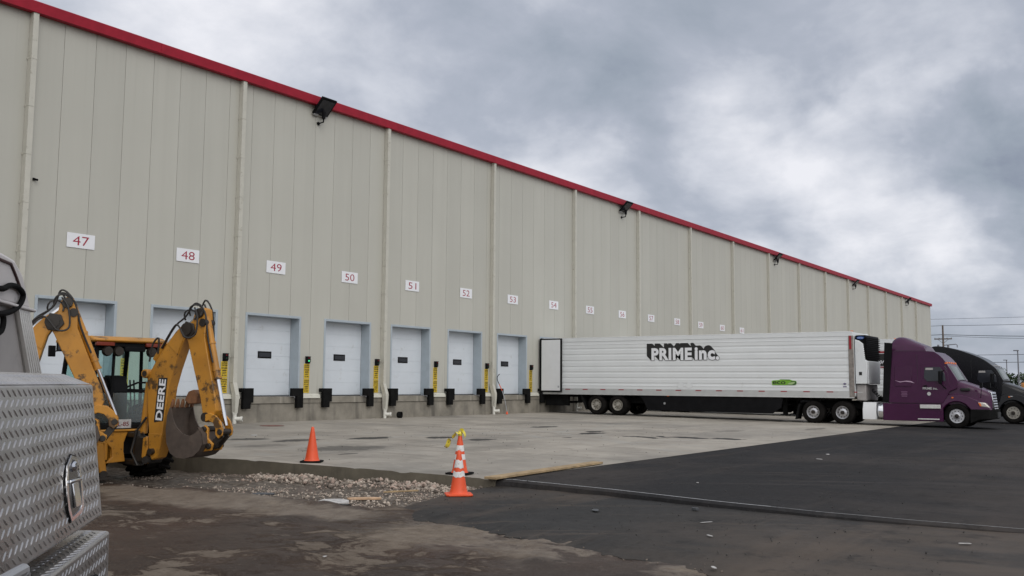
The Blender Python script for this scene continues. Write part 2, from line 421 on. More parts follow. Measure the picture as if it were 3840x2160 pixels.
M = dict(
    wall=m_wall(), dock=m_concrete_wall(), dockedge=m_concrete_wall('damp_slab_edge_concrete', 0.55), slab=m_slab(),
    trim=paint('cream_trim_paint', (0.50, 0.487, 0.428), 0.5, var=0.05, dirt=(0.30, 0.28, 0.22)),
    sill=paint('pale_cream_flashing', (0.58, 0.57, 0.50), 0.45, var=0.05, dirt=(0.3, 0.28, 0.22)),
    red=paint('red_fascia_metal', (0.30, 0.012, 0.028), 0.5, var=0.12, Specular_IOR_Level=0.2),
    roof=paint('pale_roof_membrane', (0.5, 0.5, 0.5), 0.8),
    bluegrey=paint('blue_grey_jamb', (0.36, 0.41, 0.45), 0.5, var=0.06),
    door=paint('white_sectional_door', (0.60, 0.64, 0.685), 0.45, var=0.04, scale=1.2, dirt=(0.40, 0.40, 0.39), dirt_at=(0.58, 0.80)),
    darkglass=paint('dark_window', (0.02, 0.022, 0.028), 0.15),
    rubber=paint('black_rubber', (0.009, 0.009, 0.009), 0.85, var=0.3, Specular_IOR_Level=0.07),
    black=paint('black_paint', (0.009, 0.009, 0.010), 0.55, var=0.2, Specular_IOR_Level=0.06),
    softblack=paint('matt_black', (0.011, 0.011, 0.011), 0.9, var=0.3, Specular_IOR_Level=0.05),
    white=paint('white_sign_face', (0.76, 0.77, 0.80), 0.5, var=0.02),
    redtext=paint('dark_red_vinyl', (0.33, 0.02, 0.045), 0.5, var=0.05),
    yellow_sign=paint('yellow_placard', (0.62, 0.43, 0.02), 0.45, var=0.05),
    ink=paint('black_ink', (0.012, 0.012, 0.012), 0.6, var=0.1),
    redlens=paint('dull_red_lens', (0.16, 0.012, 0.015), 0.25),
    greenlens=paint('dull_green_lens', (0.01, 0.05, 0.02), 0.25),
    greenlit=m_emit('lit_green_lens', (0.05, 0.75, 0.25), 1.3),
    pvc=paint('white_pvc_pipe', (0.62, 0.61, 0.56), 0.4, var=0.06),
    asphalt=m_asphalt('new_asphalt', (0.0245, 0.0238, 0.0248), (0.062, 0.053, 0.048), 0.50),
    binder=m_asphalt('binder_course_asphalt', (0.034, 0.0328, 0.0318), (0.088, 0.070, 0.057), 0.75),
    dirt=m_dirt(), yellow=m_yellow(),
    chalk=paint('chalk_line', (0.62, 0.63, 0.64), 0.8, var=0.2, scale=6),
    stone=paint('crushed_stone', (0.36, 0.305, 0.255), 0.9, var=0.5, scale=4, bump=0.3),
    wood=paint('weathered_plank', (0.33, 0.235, 0.13), 0.8, var=0.3, scale=5, bump=0.3),
    palewood=paint('pale_splintered_wood', (0.45, 0.30, 0.19), 0.8, var=0.25, scale=9),
    paper=paint('dirty_white_paper', (0.40, 0.39, 0.38), 0.85, var=0.3, scale=14),
    blueplastic=paint('grey_blue_plastic', (0.060, 0.064, 0.070), 0.6, var=0.25),
    orange=paint('orange_cone_plastic', (0.72, 0.085, 0.022), 0.5, var=0.10, dirt=(0.28, 0.06, 0.02), dirt_at=(0.62, 0.85)),
    collar=paint('dirty_reflective_collar', (0.66, 0.65, 0.64), 0.45, var=0.1, scale=8, dirt=(0.30, 0.28, 0.26), dirt_at=(0.52, 0.75)),
    tape=paint('yellow_caution_tape', (0.72, 0.60, 0.06), 0.4, var=0.06),
    trailer=paint('white_trailer_skin', (0.70, 0.72, 0.73), 0.38, var=0.03, scale=1.0, dirt=(0.50, 0.50, 0.48), dirt_at=(0.6, 0.9)),
    rail=paint('aluminium_rail', (0.55, 0.56, 0.56), 0.4, 0.4, var=0.06),
    frost=paint('white_door_panel', (0.70, 0.71, 0.72), 0.45, var=0.03),
    green=paint('bright_green_vinyl', (0.17, 0.40, 0.03), 0.5, var=0.1),
    darkgreen=paint('dark_green_vinyl', (0.022, 0.075, 0.018), 0.5, var=0.1),
    taperd=paint('red_reflective_tape', (0.28, 0.012, 0.02), 0.4),
    tapewh=paint('white_reflective_tape', (0.5, 0.5, 0.5), 0.4),
    purple=paint('purple_metallic_paint', (0.050, 0.0078, 0.041), 0.27, var=0.08, Specular_IOR_Level=0.32),
    blacktruck=paint('black_gloss_paint', (0.005, 0.005, 0.007), 0.26, var=0.1, Specular_IOR_Level=0.28),
    tyre=paint('tyre_rubber', (0.011, 0.010, 0.0095), 0.9, Specular_IOR_Level=0.06, var=0.4, dirt=(0.04, 0.033, 0.028), dirt_at=(0.6, 0.85), bump=0.3, bscale=30),
    rim=paint('polished_alloy_rim', (0.58, 0.58, 0.60), 0.30, 0.8, var=0.1),
    dullrim=paint('dusty_steel_rim', (0.36, 0.34, 0.30), 0.5, 0.5, var=0.15, dirt=(0.16, 0.12, 0.08)),
    chrome=paint('chrome', (0.72, 0.73, 0.76), 0.12, 1.0, var=0.03),
    steel=paint('galvanised_steel', (0.45, 0.46, 0.48), 0.4, 0.7, var=0.1),
    bucket=paint('worn_bucket_steel', (0.072, 0.053, 0.042), 0.7, 0.0, var=0.35, scale=4, dirt=(0.05, 0.032, 0.022)),
    rust=paint('rusty_tooth', (0.17, 0.075, 0.032), 0.7, var=0.3, scale=7, dirt=(0.07, 0.035, 0.02)),
    grease=paint('greasy_black_steel', (0.020, 0.015, 0.011), 0.5, var=0.4),
    hose=paint('hydraulic_hose', (0.02, 0.018, 0.017), 0.6, var=0.3),
    orange_lamp=paint('amber_lens', (0.75, 0.17, 0.02), 0.25),
    headlight=paint('headlight_lens', (0.55, 0.52, 0.48), 0.12, 0.3),
    tread=m_tread_metal(),
    alu=paint('brushed_aluminium', (0.66, 0.65, 0.63), 0.5, 0.4, var=0.06, scale=5),
    greyshell=paint('dusty_grey_shell', (0.60, 0.57, 0.56), 0.5, 0.1, var=0.06, dirt=(0.25, 0.24, 0.23)),
    lowshell=paint('grey_shell_lower', (0.36, 0.34, 0.33), 0.6, 0.0, var=0.08, scale=5, dirt=(0.26, 0.245, 0.235)),
    cabglass=m_glass('tinted_cab_glass', (0.62, 0.86, 0.84), 0.06, 0.22),
    windscreen=paint('greenish_windscreen', (0.085, 0.11, 0.105), 0.2, Specular_IOR_Level=0.2),
    bark=paint('weathered_pole_wood', (0.13, 0.10, 0.08), 0.9, var=0.2),
    polemetal=paint('grey_pole_metal', (0.20, 0.20, 0.22), 0.5, 0.3),
    leaf_a=paint('leaf_green_mid', (0.055, 0.085, 0.032), 0.8, var=0.35, scale=0.8),
    leaf_b=paint('leaf_green_dark', (0.035, 0.058, 0.026), 0.8, var=0.35, scale=0.8),
    lampstrip=paint('red_amber_lamp_strip', (.17, .022, .008), .35),
    postgrey=paint('rust_stained_post', (0.24, 0.215, 0.195), 0.5, 0.2, var=0.3, scale=6, dirt=(0.10, 0.06, 0.04)),
    excav=paint('orange_machine_paint', (0.6, 0.24, 0.03), 0.5),
)

# ------------------------------------------------------------------ mesh helpers
class MB:
    def __init__(s):
        s.v, s.f = [], []
    def add(s, vs, fs):
        o = len(s.v)
        s.v += [tuple(p) for p in vs]
        s.f += [tuple(i + o for i in f) for f in fs]
        return s
    def box(s, x0, x1, y0, y1, z0, z1):
        x0, x1 = min(x0, x1), max(x0, x1); y0, y1 = min(y0, y1), max(y0, y1); z0, z1 = min(z0, z1), max(z0, z1)
        return s.add([(x0, y0, z0), (x1, y0, z0), (x1, y1, z0), (x0, y1, z0), (x0, y0, z1), (x1, y0, z1), (x1, y1, z1), (x0, y1, z1)],
                     [(0, 3, 2, 1), (4, 5, 6, 7), (0, 1, 5, 4), (1, 2, 6, 5), (2, 3, 7, 6), (3, 0, 4, 7)])
    def prism(s, pts, axis, a0, a1):
        # pts in the plane of the two other axes (cyclic order kept: x:(y,z) y:(x,z) z:(x,y))
        def P(p, a):
            return {'x': (a, p[0], p[1]), 'y': (p[0], a, p[1]), 'z': (p[0], p[1], a)}[axis]
        n = len(pts)
        vs = [P(p, a0) for p in pts] + [P(p, a1) for p in pts]
        fs = [tuple(range(n - 1, -1, -1)), tuple(range(n, 2 * n))]
        fs += [(i, (i + 1) % n, n + (i + 1) % n, n + i) for i in range(n)]
        return s.add(vs, fs)
    def tube(s, path, r, seg=8, cap=True):
        path = [Vector(p) for p in path]
        rings = []
        prev = None
        for i, p in enumerate(path):
            d = (path[min(i + 1, len(path) - 1)] - path[max(i - 1, 0)]).normalized()
            if prev is None:
                a = d.orthogonal().normalized()
            else:
                a = (prev - d * prev.dot(d))
                a = a.normalized() if a.length > 1e-6 else d.orthogonal().normalized()
            prev = a
            b = d.cross(a)
            rr = r[i] if isinstance(r, (list, tuple)) else r
            rings.append([p + a * math.cos(2 * math.pi * k / seg) * rr + b * math.sin(2 * math.pi * k / seg) * rr for k in range(seg)])
        vs = [q for ring in rings for q in ring]
        fs = []
        for i in range(len(rings) - 1):
            for k in range(seg):
                k2 = (k + 1) % seg
                fs.append((i * seg + k, i * seg + k2, (i + 1) * seg + k2, (i + 1) * seg + k))
        if cap:
            fs.append(tuple(range(seg - 1, -1, -1)))
            fs.append(tuple((len(rings) - 1) * seg + k for k in range(seg)))
        return s.add(vs, fs)
    def lathe(s, prof, o=(0, 0, 0), axis='z', seg=24, cap=True):
        # prof: list of (radius, height along axis)
        vs, fs = [], []
        for r, hh in prof:
            for k in range(seg):
                a = 2 * math.pi * k / seg
                c, q = math.cos(a) * r, math.sin(a) * r
                p = {'z': (c, q, hh), 'x': (hh, c, q), 'y': (q, hh, c)}[axis]
                vs.append((p[0] + o[0], p[1] + o[1], p[2] + o[2]))
        for i in range(len(prof) - 1):
            for k in range(seg):
                k2 = (k + 1) % seg
                fs.append((i * seg + k, i * seg + k2, (i + 1) * seg + k2, (i + 1) * seg + k))
        if cap:
            fs.append(tuple(range(seg - 1, -1, -1)))
            fs.append(tuple((len(prof) - 1) * seg + k for k in range(seg)))
        return s.add(vs, fs)
    def xform(s, mat):
        s.v = [tuple(mat @ Vector(p)) for p in s.v]
        return s
    def mesh(s, name, m, smooth=30):
        me = bpy.data.meshes.new(name)
        me.from_pydata(s.v, [], s.f)
        bm = bmesh.new(); bm.from_mesh(me)
        bmesh.ops.recalc_face_normals(bm, faces=bm.faces)
        bm.to_mesh(me); bm.free()
        me.materials.append(m if not isinstance(m, str) else M[m])
        if smooth:
            for p in me.polygons: p.use_smooth = True
            me.set_sharp_from_angle(angle=R(smooth))
        return me
    def obj(s, name, m, parent=None, bevel=0, seg=2, smooth=30, label=None):
        o = bpy.data.objects.new(name, s.mesh(name, m, smooth))
        C.objects.link(o)
        if parent is not None: o.parent = parent
        if bevel:
            b = o.modifiers.new('bevel', 'BEVEL')
            b.width = bevel; b.segments = seg; b.limit_method = 'ANGLE'; b.angle_limit = R(35)
        if label: o['label'] = label
        return o

def tag(o, label, cat, group=None):
    o['label'] = label; o['category'] = cat
    if group: o['group'] = group
    return o
def thing(name, label, cat, loc=(0, 0, 0), rz=0.0, group=None):
    o = bpy.data.objects.new(name, None)
    o.empty_display_size = 0.3
    C.objects.link(o)
    o.location = loc; o.rotation_euler = (0, 0, rz)
    return tag(o, label, cat, group)
def struct(o, kind='structure'):
    o['kind'] = kind
    return o
def copy_tree(o, parent=None):
    c = o.copy(); C.objects.link(c); c.parent = parent
    for ch in list(o.children): copy_tree(ch, c)
    return c

_txt = {}
def text_geo(body, offset=0.0, shear=0.0, spacing=1.0, res=3):
    key = (body, offset, shear, spacing)
    if key not in _txt:
        cu = bpy.data.curves.new('lettering_curve', 'FONT')
        cu.body = body; cu.size = 1.0; cu.offset = offset; cu.shear = shear; cu.space_character = spacing
        cu.resolution_u = res; cu.fill_mode = 'FRONT'
        ob = bpy.data.objects.new('lettering_curve', cu); C.objects.link(ob)
        dg = bpy.context.evaluated_depsgraph_get()
        me = bpy.data.meshes.new_from_object(ob.evaluated_get(dg))
        vs = [(v.co.x, v.co.y) for v in me.vertices]; fs = [tuple(p.vertices) for p in me.polygons]
        bpy.data.objects.remove(ob); bpy.data.curves.remove(cu); bpy.data.meshes.remove(me)
        _txt[key] = (vs, fs)
    vs, fs = _txt[key]
    xs = [v[0] for v in vs]; ys = [v[1] for v in vs]
    return vs, fs, (min(xs), max(xs), min(ys), max(ys))
def text_into(mb, body, fn, w=None, h=None, cx=0, cy=0, **k):
    """lay flat lettering; fn(a,b) -> 3D point, box w x h centred at cx,cy"""
    vs, fs, (x0, x1, y0, y1) = text_geo(body, **k)
    sx = w / (x1 - x0) if w else None
    sy = h / (y1 - y0) if h else None
    sx = sx or sy; sy = sy or sx
    mb.add([fn((v[0] - (x0 + x1) / 2) * sx + cx, (v[1] - (y0 + y1) / 2) * sy + cy) for v in vs], fs)
    return mb

# ================================================================== ground, slab, asphalt
def slab_z(y): return 0.12 + 0.0105 * y
def lerp_tab(tab, t):
    if t <= tab[0][0]: return tab[0][1]
    for (a, x), (b, y) in zip(tab, tab[1:]):
        if t <= b: return x + (y - x) * (t - a) / (b - a)
    return tab[-1][1]
def ground_z(x, y):
    z = lerp_tab([(-60, -0.30), (-26, -0.25), (-20, -0.24), (-14, -0.29), (-9, -0.36), (0, -0.36), (60, -0.4)], y)
    if x > 10.7: z += -0.03 * min(1, (x - 10.7) / 0.8)          # the excavated strip lies a little lower
    if -17.6 < y < -6: z += 0.06 * max(0, min(1, (x - 12.9) / 0.7)) * min(1, (y + 17.6) / 0.8)      # spoil banked against the slab
    return z
def grid_axis(lo, a, b, hi, step):
    out = [lo, lo * .5 + a * .5, a - 40, a - 15, a - 5] if lo < a - 60 else [lo]
    t = a
    while t < b: out.append(t); t += step
    out += [b, b + 5, b + 15, b + 40, hi * .5 + b * .5, hi]
    return sorted(set(out))
gx = grid_axis(-700, 2.0, 14.6, 900, 0.09)
gy = grid_axis(-700, -30.0, -5.0, 700, 0.12)
mb = MB()
for y in gy:
    for x in gx:
        z = ground_z(x, y)
        if 2 < x < 14.6 and -30 < y < -5:
            amp = 0.035 if x < 10.7 else 0.06
            z += (mnoise.fractal(Vector((x * 0.9, y * 0.9, 0)), 0.8, 2.1, 5)) * amp
            z += 0.10 * math.exp(-((x - 10.55) / 0.35) ** 2) * max(0, 1 - abs(y + 15.2) / 4.5)    # low ridge
        if x > 14.6 and y < -5: z = -0.50
        mb.v.append((x, y, z))
nx = len(gx)
for j in range(len(gy) - 1):
    for i in range(nx - 1):
        mb.f.append((j * nx + i, j * nx + i + 1, (j + 1) * nx + i + 1, (j + 1) * nx + i))
struct(mb.obj('ground', 'dirt', smooth=180))

# concrete yard slab: ragged near edge, sloping gently away from the dock
edge = [(13.3, 0.1), (13.35, -5), (13.42, -9.5)]
yy = -10.0
tabx = [(-18.1, 13.93), (-17, 13.95), (-15.7, 13.9), (-13.75, 13.76), (-12.3, 13.64), (-11, 13.5), (-9.5, 13.42)]
while yy > -18.0:
    edge.append((lerp_tab(tabx, yy) + 0.035 * mnoise.noise(Vector((0, yy * 1.7, 3))), yy)); yy -= 0.11
edge += [(13.93, -18.0)]
poly = edge + [(160, -18.0), (160, 0.1)]
mb = MB()
n = len(poly)
top = [(x, y, slab_z(y) - (.0 if x > 15 or y > -9.6 else max(0, .05 * mnoise.noise(Vector((x, y * 2.6, 9))) - .004))) for x, y in poly]
bot = [(x, y, -0.55) for x, y in poly]
mb.add(top + bot, [tuple(range(n)), tuple(range(2 * n - 1, n - 1, -1))] + [(i, n + i, n + (i + 1) % n, (i + 1) % n) for i in range(n)])
cy_ = struct(mb.obj('concrete_yard', 'slab', smooth=0))
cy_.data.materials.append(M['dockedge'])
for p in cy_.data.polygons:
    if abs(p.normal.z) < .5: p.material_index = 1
# saw-cut joints in the slab: thin dark sheets 3 mm above it
mb = MB()
def strip(x0, y0, x1, y1, w, dz):
    d = Vector((x1 - x0, y1 - y0, 0)); nn = Vector((-d.y, d.x, 0)).normalized() * w / 2
    return mb.add([(x0 + nn.x, y0 + nn.y, slab_z(y0 + nn.y) + dz), (x0 - nn.x, y0 - nn.y, slab_z(y0 - nn.y) + dz),
            (x1 - nn.x, y1 - nn.y, slab_z(y1 - nn.y) + dz), (x1 + nn.x, y1 + nn.y, slab_z(y1 + nn.y) + dz)], [(0, 1, 2, 3)])
for x in [19.3 + 7.92 * k for k in range(16)]: strip(x, -0.2, x, -17.95, 0.014, 0.003)
for y in (-6.0, -12.0): strip(13.9, y, 150, y, 0.014, 0.004)
struct(mb.obj('slab_joints', 'softblack', smooth=0))

# new asphalt top course beyond the slab, its raw near edge a real step
aed = [(14.05, -18.004)]
atab = [(-60, 15.5), (-40, 14.4), (-30, 13.75), (-26.2, 13.60), (-24.9, 13.50), (-23.6, 13.50), (-22, 13.68), (-20.2, 13.98), (-18.1, 14.15)]
yy = -18.25
while yy > -42:
    aed.append((lerp_tab(atab, yy) + 0.03 * mnoise.noise(Vector((5, yy * 1.1, 3))), yy)); yy -= 0.25
asph_z = lambda y: slab_z(y) - 0.004
mb = MB()
topc = []
for i, (x, y) in enumerate(aed):
    topc.append((x, y, asph_z(y)))
n = len(topc)
far = [(210, p[1], asph_z(p[1])) for p in topc]
roll_ = [(x - 0.05, y, asph_z(y) - 0.035) for x, y, z in topc]
foot = [(x - 0.11, y, -0.55) for x, y, z in topc]
mb.add(topc + far + roll_ + foot, [(i, i + 1, n + i + 1, n + i) for i in range(n - 1)]
       + [(i, 2 * n + i, 2 * n + i + 1, i + 1) for i in range(n - 1)]
       + [(2 * n + i, 3 * n + i, 3 * n + i + 1, 2 * n + i + 1) for i in range(n - 1)])
mb.box(14.4, 210, -90, -42.2, -0.6, asph_z(-42))
mb.box(160.002, 210, -18.0, 120, -0.6, slab_z(-18) - 0.005)
struct(mb.obj('asphalt_road', 'asphalt', smooth=40))
# chalk line snapped along the edge
mb = MB()
for (x0, y0), (x1, y1) in zip(aed[:44], aed[1:45]):
    w = 0.022 if y0 > -23 else 0.010
    mb.add([(x0 + .02, y0, asph_z(y0) + .004), (x0 + .02 + w, y0, asph_z(y0) + .004), (x1 + .02 + w, y1, asph_z(y1) + .004), (x1 + .02, y1, asph_z(y1) + .004)], [(0, 1, 2, 3)])
struct(mb.obj('chalk_line', 'chalk', smooth=0))

# lower binder course with an irregular near border
btab = [(-42, 8.0), (-30, 8.2), (-26, 8.75), (-24, 9.0), (-23.2, 9.25), (-22.5, 9.45), (-21.1, 9.85), (-20, 10.1), (-19.1, 10.25), (-18.6, 10.6), (-18.3, 11.3), (-18.1, 12.3), (-17.95, 13.4)]
mb = MB()
ys = []
yy = -17.95
while yy > -42: ys.append(yy); yy -= 0.035 if yy > -28 else .3
NXB = 40
for y in ys:
    x0 = lerp_tab(btab, y) + 0.20 * mnoise.noise(Vector((9, y * 1.3, 1))) + 0.13 * mnoise.noise(Vector((2, y * 4.5, 1))) + 0.08 * mnoise.noise(Vector((2, y * 13, 4)))
    x1 = lerp_tab(atab, y) + 0.2
    for i in range(NXB + 1):
        t = (i / NXB) ** 1.4
        x = x0 + (x1 - x0) * t
        lift = 0.045 * min(1, (x - x0) / 0.5)
        z = lerp_tab([(-42, -0.21), (-26, -0.205), (-20, -0.195), (-18, -0.19)], y) - 0.045 + lift
        z += 0.010 * mnoise.noise(Vector((x * 2.2, y * 2.2, 0)))
        mb.v.append((x, y, z if i else -0.40))
for j in range(len(ys) - 1):
    for i in range(NXB):
        a = j * (NXB + 1) + i
        mb.f.append((a, a + 1, a + NXB + 2, a + NXB + 1))
struct(mb.obj('binder_course', 'binder', smooth=50))

# crushed stone spilled along the slab edge and across the excavated strip
random.seed(11)
ico_v, ico_f = None, None
bm = bmesh.new(); bmesh.ops.create_icosphere(bm, subdivisions=1, radius=1)
ico_v = [v.co.copy() for v in bm.verts]; ico_f = [tuple(v.index for v in f.verts) for f in bm.faces]; bm.free()
def stone(mb, x, y, z, s):
    m = Matrix.Rotation(random.uniform(0, 6.3), 4, Vector((random.uniform(-1, 1), random.uniform(-1, 1), random.uniform(-1, 1))).normalized()) @ Matrix.Diagonal((s * random.uniform(.7, 1.35), s * random.uniform(.6, 1.1), s * random.uniform(.45, .8), 1))
    mb.add([m @ (v * random.uniform(.8, 1.12)) + Vector((x, y, z)) for v in ico_v], ico_f)
mb, mb2 = MB(), MB()
def gz(x, y):
    amp = 0.035 if x < 10.7 else 0.06
    return ground_z(x, y) + mnoise.fractal(Vector((x * 0.9, y * 0.9, 0)), 0.8, 2.1, 5) * amp
mb3 = MB()
def put(x, y, s, lift):
    r = random.random()
    stone(mb if r < .45 else (mb2 if r < .75 else mb3), x, y, gz(x, y) + s * lift, s)
for i in range(5200):                 # a loose row of broken lumps a little way off the slab face
    y = random.uniform(-17.9, -12.6)
    cl_ = mnoise.noise(Vector((0, y * .9, 7)))
    x = lerp_tab(tabx, y) - .10 - abs(random.gauss(.28 + .15 * cl_, .22))
    if mnoise.noise(Vector((x * 2.2, y * 1.4, 2))) < -.05 and random.random() < .8: continue
    if random.random() < .45: continue
    put(x, y, random.choice((.012, .014, .018, .022, .028, .036, .052)) * random.uniform(.7, 1.15), random.uniform(.1, .9))
for i in range(9000):                 # finer stone scattered in drifts over the strip
    y = random.uniform(-18.0, -9.0); x = random.uniform(10.7, lerp_tab(tabx, y) - .05)
    if mnoise.fractal(Vector((x * .9, y * .7, 5)), .8, 2.1, 4) < .10: continue
    put(x, y, random.choice((.008, .010, .012, .015, .02)) * random.uniform(.7, 1.2), .25)
for i in range(500):
    y = random.gauss(-17.0, 1.3); x = random.gauss(11.5, .7)
    if y < -18 or x < 10.3: continue
    s = random.uniform(.010, .035)
    stone(mb if random.random() < .7 else mb2, x, y, gz(x, y) + s * .3, s)
for i in range(110):
    y = random.uniform(-26, -18.6); x = lerp_tab(btab, y) + random.gauss(0.15, .3)
    s = random.uniform(.004, .012)
    stone(mb2, x, y, -0.235 + s, s)
struct(mb.obj('crushed_stone', 'stone', smooth=0), 'stuff')
struct(mb3.obj('broken_brick_rubble', paint('pinkish_brick_rubble', (0.34, 0.26, 0.215), 0.9, var=0.4, scale=5), smooth=0), 'stuff')
struct(mb2.obj('dark_gravel', paint('dark_gravel_stone', (0.17, 0.14, 0.115), 0.9, var=0.5, scale=5), smooth=0), 'stuff')
mb = MB()
for i in range(300):        # crumbs and grit lying on the slab and asphalt
    if random.random() < .6: x, y = random.uniform(14.5, 34), random.uniform(-17.6, -6)
    else: x, y = random.uniform(13.8, 26), random.uniform(-25, -18.5)
    s = random.uniform(.005, .015)
    stone(mb, x, y, slab_z(y) + s * .3, s)
for i in range(240):
    y = random.uniform(-26, -18.4); x = random.uniform(lerp_tab(btab, y) + .3, 13.6)
    s = random.uniform(.005, .013)
    stone(mb, x, y, -0.19 + s * .4, s)
struct(mb.obj('asphalt_crumbs', paint('asphalt_crumb', (0.05, 0.048, 0.045), .9, var=.6, scale=3), smooth=0), 'stuff')

# ================================================================== warehouse
WX0, WX1 = -30.0, 143.6
ZS = 0.0019        # the eave runs up very slightly towards the far end
DX = lambda k: 17.22 + 3.96 * k
PX = lambda k: 15.40 + 7.92 * k
wh = thing('warehouse', 'long cream panelled cold-storage warehouse with red eave and a row of loading docks', 'warehouse', (WX0, 0, 0))
def whp(mbq, name, m, **k):
    mbq.xform(Matrix.Translation((-WX0, 0, 0)))
    return mbq.obj(name, m, wh, **k)
OPEN = [(DX(k) - 1.36, DX(k) + 1.36) for k in range(0, 15)]
xs = set()
x = 16.36 - 1.0625 * 44
while x < WX1: xs.add(round(x, 4)); x += 1.0625
joints = sorted(q for q in xs if q > WX0)
cuts = sorted(set(joints) | {WX0, WX1} | {a for o in OPEN for a in o})
mb = MB()
for a, b in zip(cuts, cuts[1:]):
    mid = (a + b) / 2
    z0 = 4.10 if any(o[0] < mid < o[1] for o in OPEN) else 1.02
    ga = 0.006 if a in xs else 0.0
    gb = 0.006 if b in xs else 0.0
    zt = 12.60 + ZS * mid
    mb.add([(a + ga, 0, z0), (b - gb, 0, z0), (b - gb, 0, zt), (a + ga, 0, zt)], [(0, 1, 2, 3)])
    if ga: mb.add([(a + ga, 0, z0), (a + ga, 0, zt), (a + ga, .03, zt), (a + ga, .03, z0)], [(0, 1, 2, 3)])
    if gb: mb.add([(b - gb, 0, z0), (b - gb, 0, zt), (b - gb, .03, zt), (b - gb, .03, z0)], [(0, 1, 2, 3)])
    if ga: mb.add([(a - .006, .03, z0), (a + .006, .03, z0), (a + .006, .03, zt), (a - .006, .03, zt)], [(0, 1, 2, 3)])
mb.box(WX1 - 0.2, WX1, 0.002, 70, 1.02, 12.6 + ZS * WX1)
mb.box(WX0, WX0 + .2, 0.002, 70, 1.02, 12.5)
mb.box(WX0, WX1, 69.8, 70, 1.02, 12.5)
o = bpy.data.objects.new('wall', mb.mesh('wall', 'wall', 0)); C.objects.link(o)     # object coords = world coords
o.parent = wh; o.location = (-WX0, 0, 0)
mb = MB()
mb.add([(WX0 - .3, -.20, 12.70 + ZS * WX0), (WX1 + .3, -.20, 12.70 + ZS * WX1), (WX1 + .3, 35, 13.6), (WX0 - .3, 35, 13.6), (WX1 + .3, 70, 12.7), (WX0 - .3, 70, 12.7)], [(0, 1, 2, 3), (3, 2, 4, 5)])
whp(mb, 'roof', 'roof', smooth=0)
mb = MB()
for a, b in zip([WX0 + 12.4 * i for i in range(14)], [WX0 + 12.4 * i for i in range(1, 15)]):
    b = min(b, WX1 + .35)
    a0, b0 = ZS * a, ZS * b
    prof = [(-.262, 12.78), (-.22, 12.81), (-.02, 12.81), (-.02, 12.462), (-.22, 12.45), (-.25, 12.462)]
    va = [(a + .004, y, z + a0) for y, z in prof]; vb = [(b - .004, y, z + b0) for y, z in prof]
    n = len(prof)
    mb.add(va + vb, [(i, (i + 1) % n, n + (i + 1) % n, n + i) for i in range(n)] + [tuple(range(n)), tuple(range(2 * n - 1, n - 1, -1))])
whp(mb, 'fascia', 'red', smooth=20)
mb = MB()      # foundation: lower face, shadow gap, upper band
mb.box(WX0, WX1, -0.06, 0.30, -0.5, 0.775)
mb.box(WX0, WX1, -0.03, 0.30, 0.775, 0.80)
mb.box(WX0, WX1, -0.075, 0.30, 0.80, 0.98)
mb.box(WX1 - .3, WX1 + .02, 0.3, 70, -0.5, 0.98)
o = bpy.data.objects.new('foundation', mb.mesh('foundation', 'dock', 0)); C.objects.link(o)
o.parent = wh; o.location = (-WX0, 0, 0)
# cream flashing between the docks
seg = [(WX0, DX(0) - 1.66)] + [(DX(k) + 1.40, DX(k + 1) - 1.60) for k in range(14)] + [(DX(14) + 1.4, WX1)]
for a, b in seg:
    mb = MB()
    mb.prism([(-.02, 1.155), (-.115, 1.105), (-.135, .985), (-.12, .98), (-.02, 1.0)], 'x', a, b)
    whp(mb, 'flashing', 'sill', smooth=0)
# docks
def dock(k):
    c = DX(k)
    mb = MB()
    for sgn in (-1, 1):
        xa, xb = c + sgn * 1.27, c + sgn * 1.36
        mb.box(xa, xb, -.02, .46, 1.06, 4.10)
    mb.box(c - 1.27, c + 1.27, -.02, .46, 4.01, 4.10)
    d = whp(MB(), 'dock_door', 'door')
    bpy.data.objects.remove(d)
    d = bpy.data.objects.new('dock_door', None); C.objects.link(d); d.parent = wh; d.location = (c - WX0, 0, 0)
    mb.xform(Matrix.Translation((-c, 0, 0)))
    mb.obj('jamb', 'bluegrey', d, bevel=.006, seg=1)
    mb = MB()
    hgt = (4.01 - 1.10) / 6
    for i in range(6):
        z = 1.10 + hgt * i
        mb.box(-1.27, 1.27, .462, .50, z + .0012, z + hgt - .0012)
    mb.box(-1.27, 1.27, .475, .50, 1.08, 4.01)
    mb.obj('leaf', 'door', d, bevel=.0025, seg=1)
    if k != 3 or True:
        mb = MB(); mb.box(-.33, .33, .445, .462, 2.47, 2.73)
        w = mb.obj('window', 'rubber', d, bevel=.03, seg=3)
        MB().box(-.28, .28, .438, .446, 2.52, 2.68).obj('pane', 'darkglass', w)
    MB().box(-1.27, 1.27, .44, .50, 1.055, 1.082).obj('bottom_seal', 'rubber', d)
    mb = MB()      # leveller lip ledge, chipped along the top
    mb.prism([(-1.05, .802), (1.02, .802), (1.02, 1.035), (.7, 1.03), (.6, 1.045), (.2, 1.04), (.05, 1.05), (-.3, 1.035), (-.42, 1.05), (-1.05, 1.045)], 'y', -.105, .50)
    mb.obj('ledge', 'dock', d, smooth=0)
    if k < 9:
        for sgn in (-1, 1):
            mb = MB()
            if sgn < 0:
                mb.prism([(-1.52, .62), (-1.18, .62), (-1.18, .84), (-1.06, .84), (-1.06, 1.36), (-1.52, 1.36)], 'y', -.24, -.10)
                mb.box(-1.58, -1.52, -.21, -.02, 1.22, 1.36)
            else:
                mb.prism([(1.37, .62), (1.06, .62), (1.06, 1.06), (.80, 1.06), (.80, 1.36), (1.37, 1.36)], 'y', -.24, -.10)
            mb.obj('bumper', 'rubber', d, bevel=.015)
for k in range(15): dock(k)
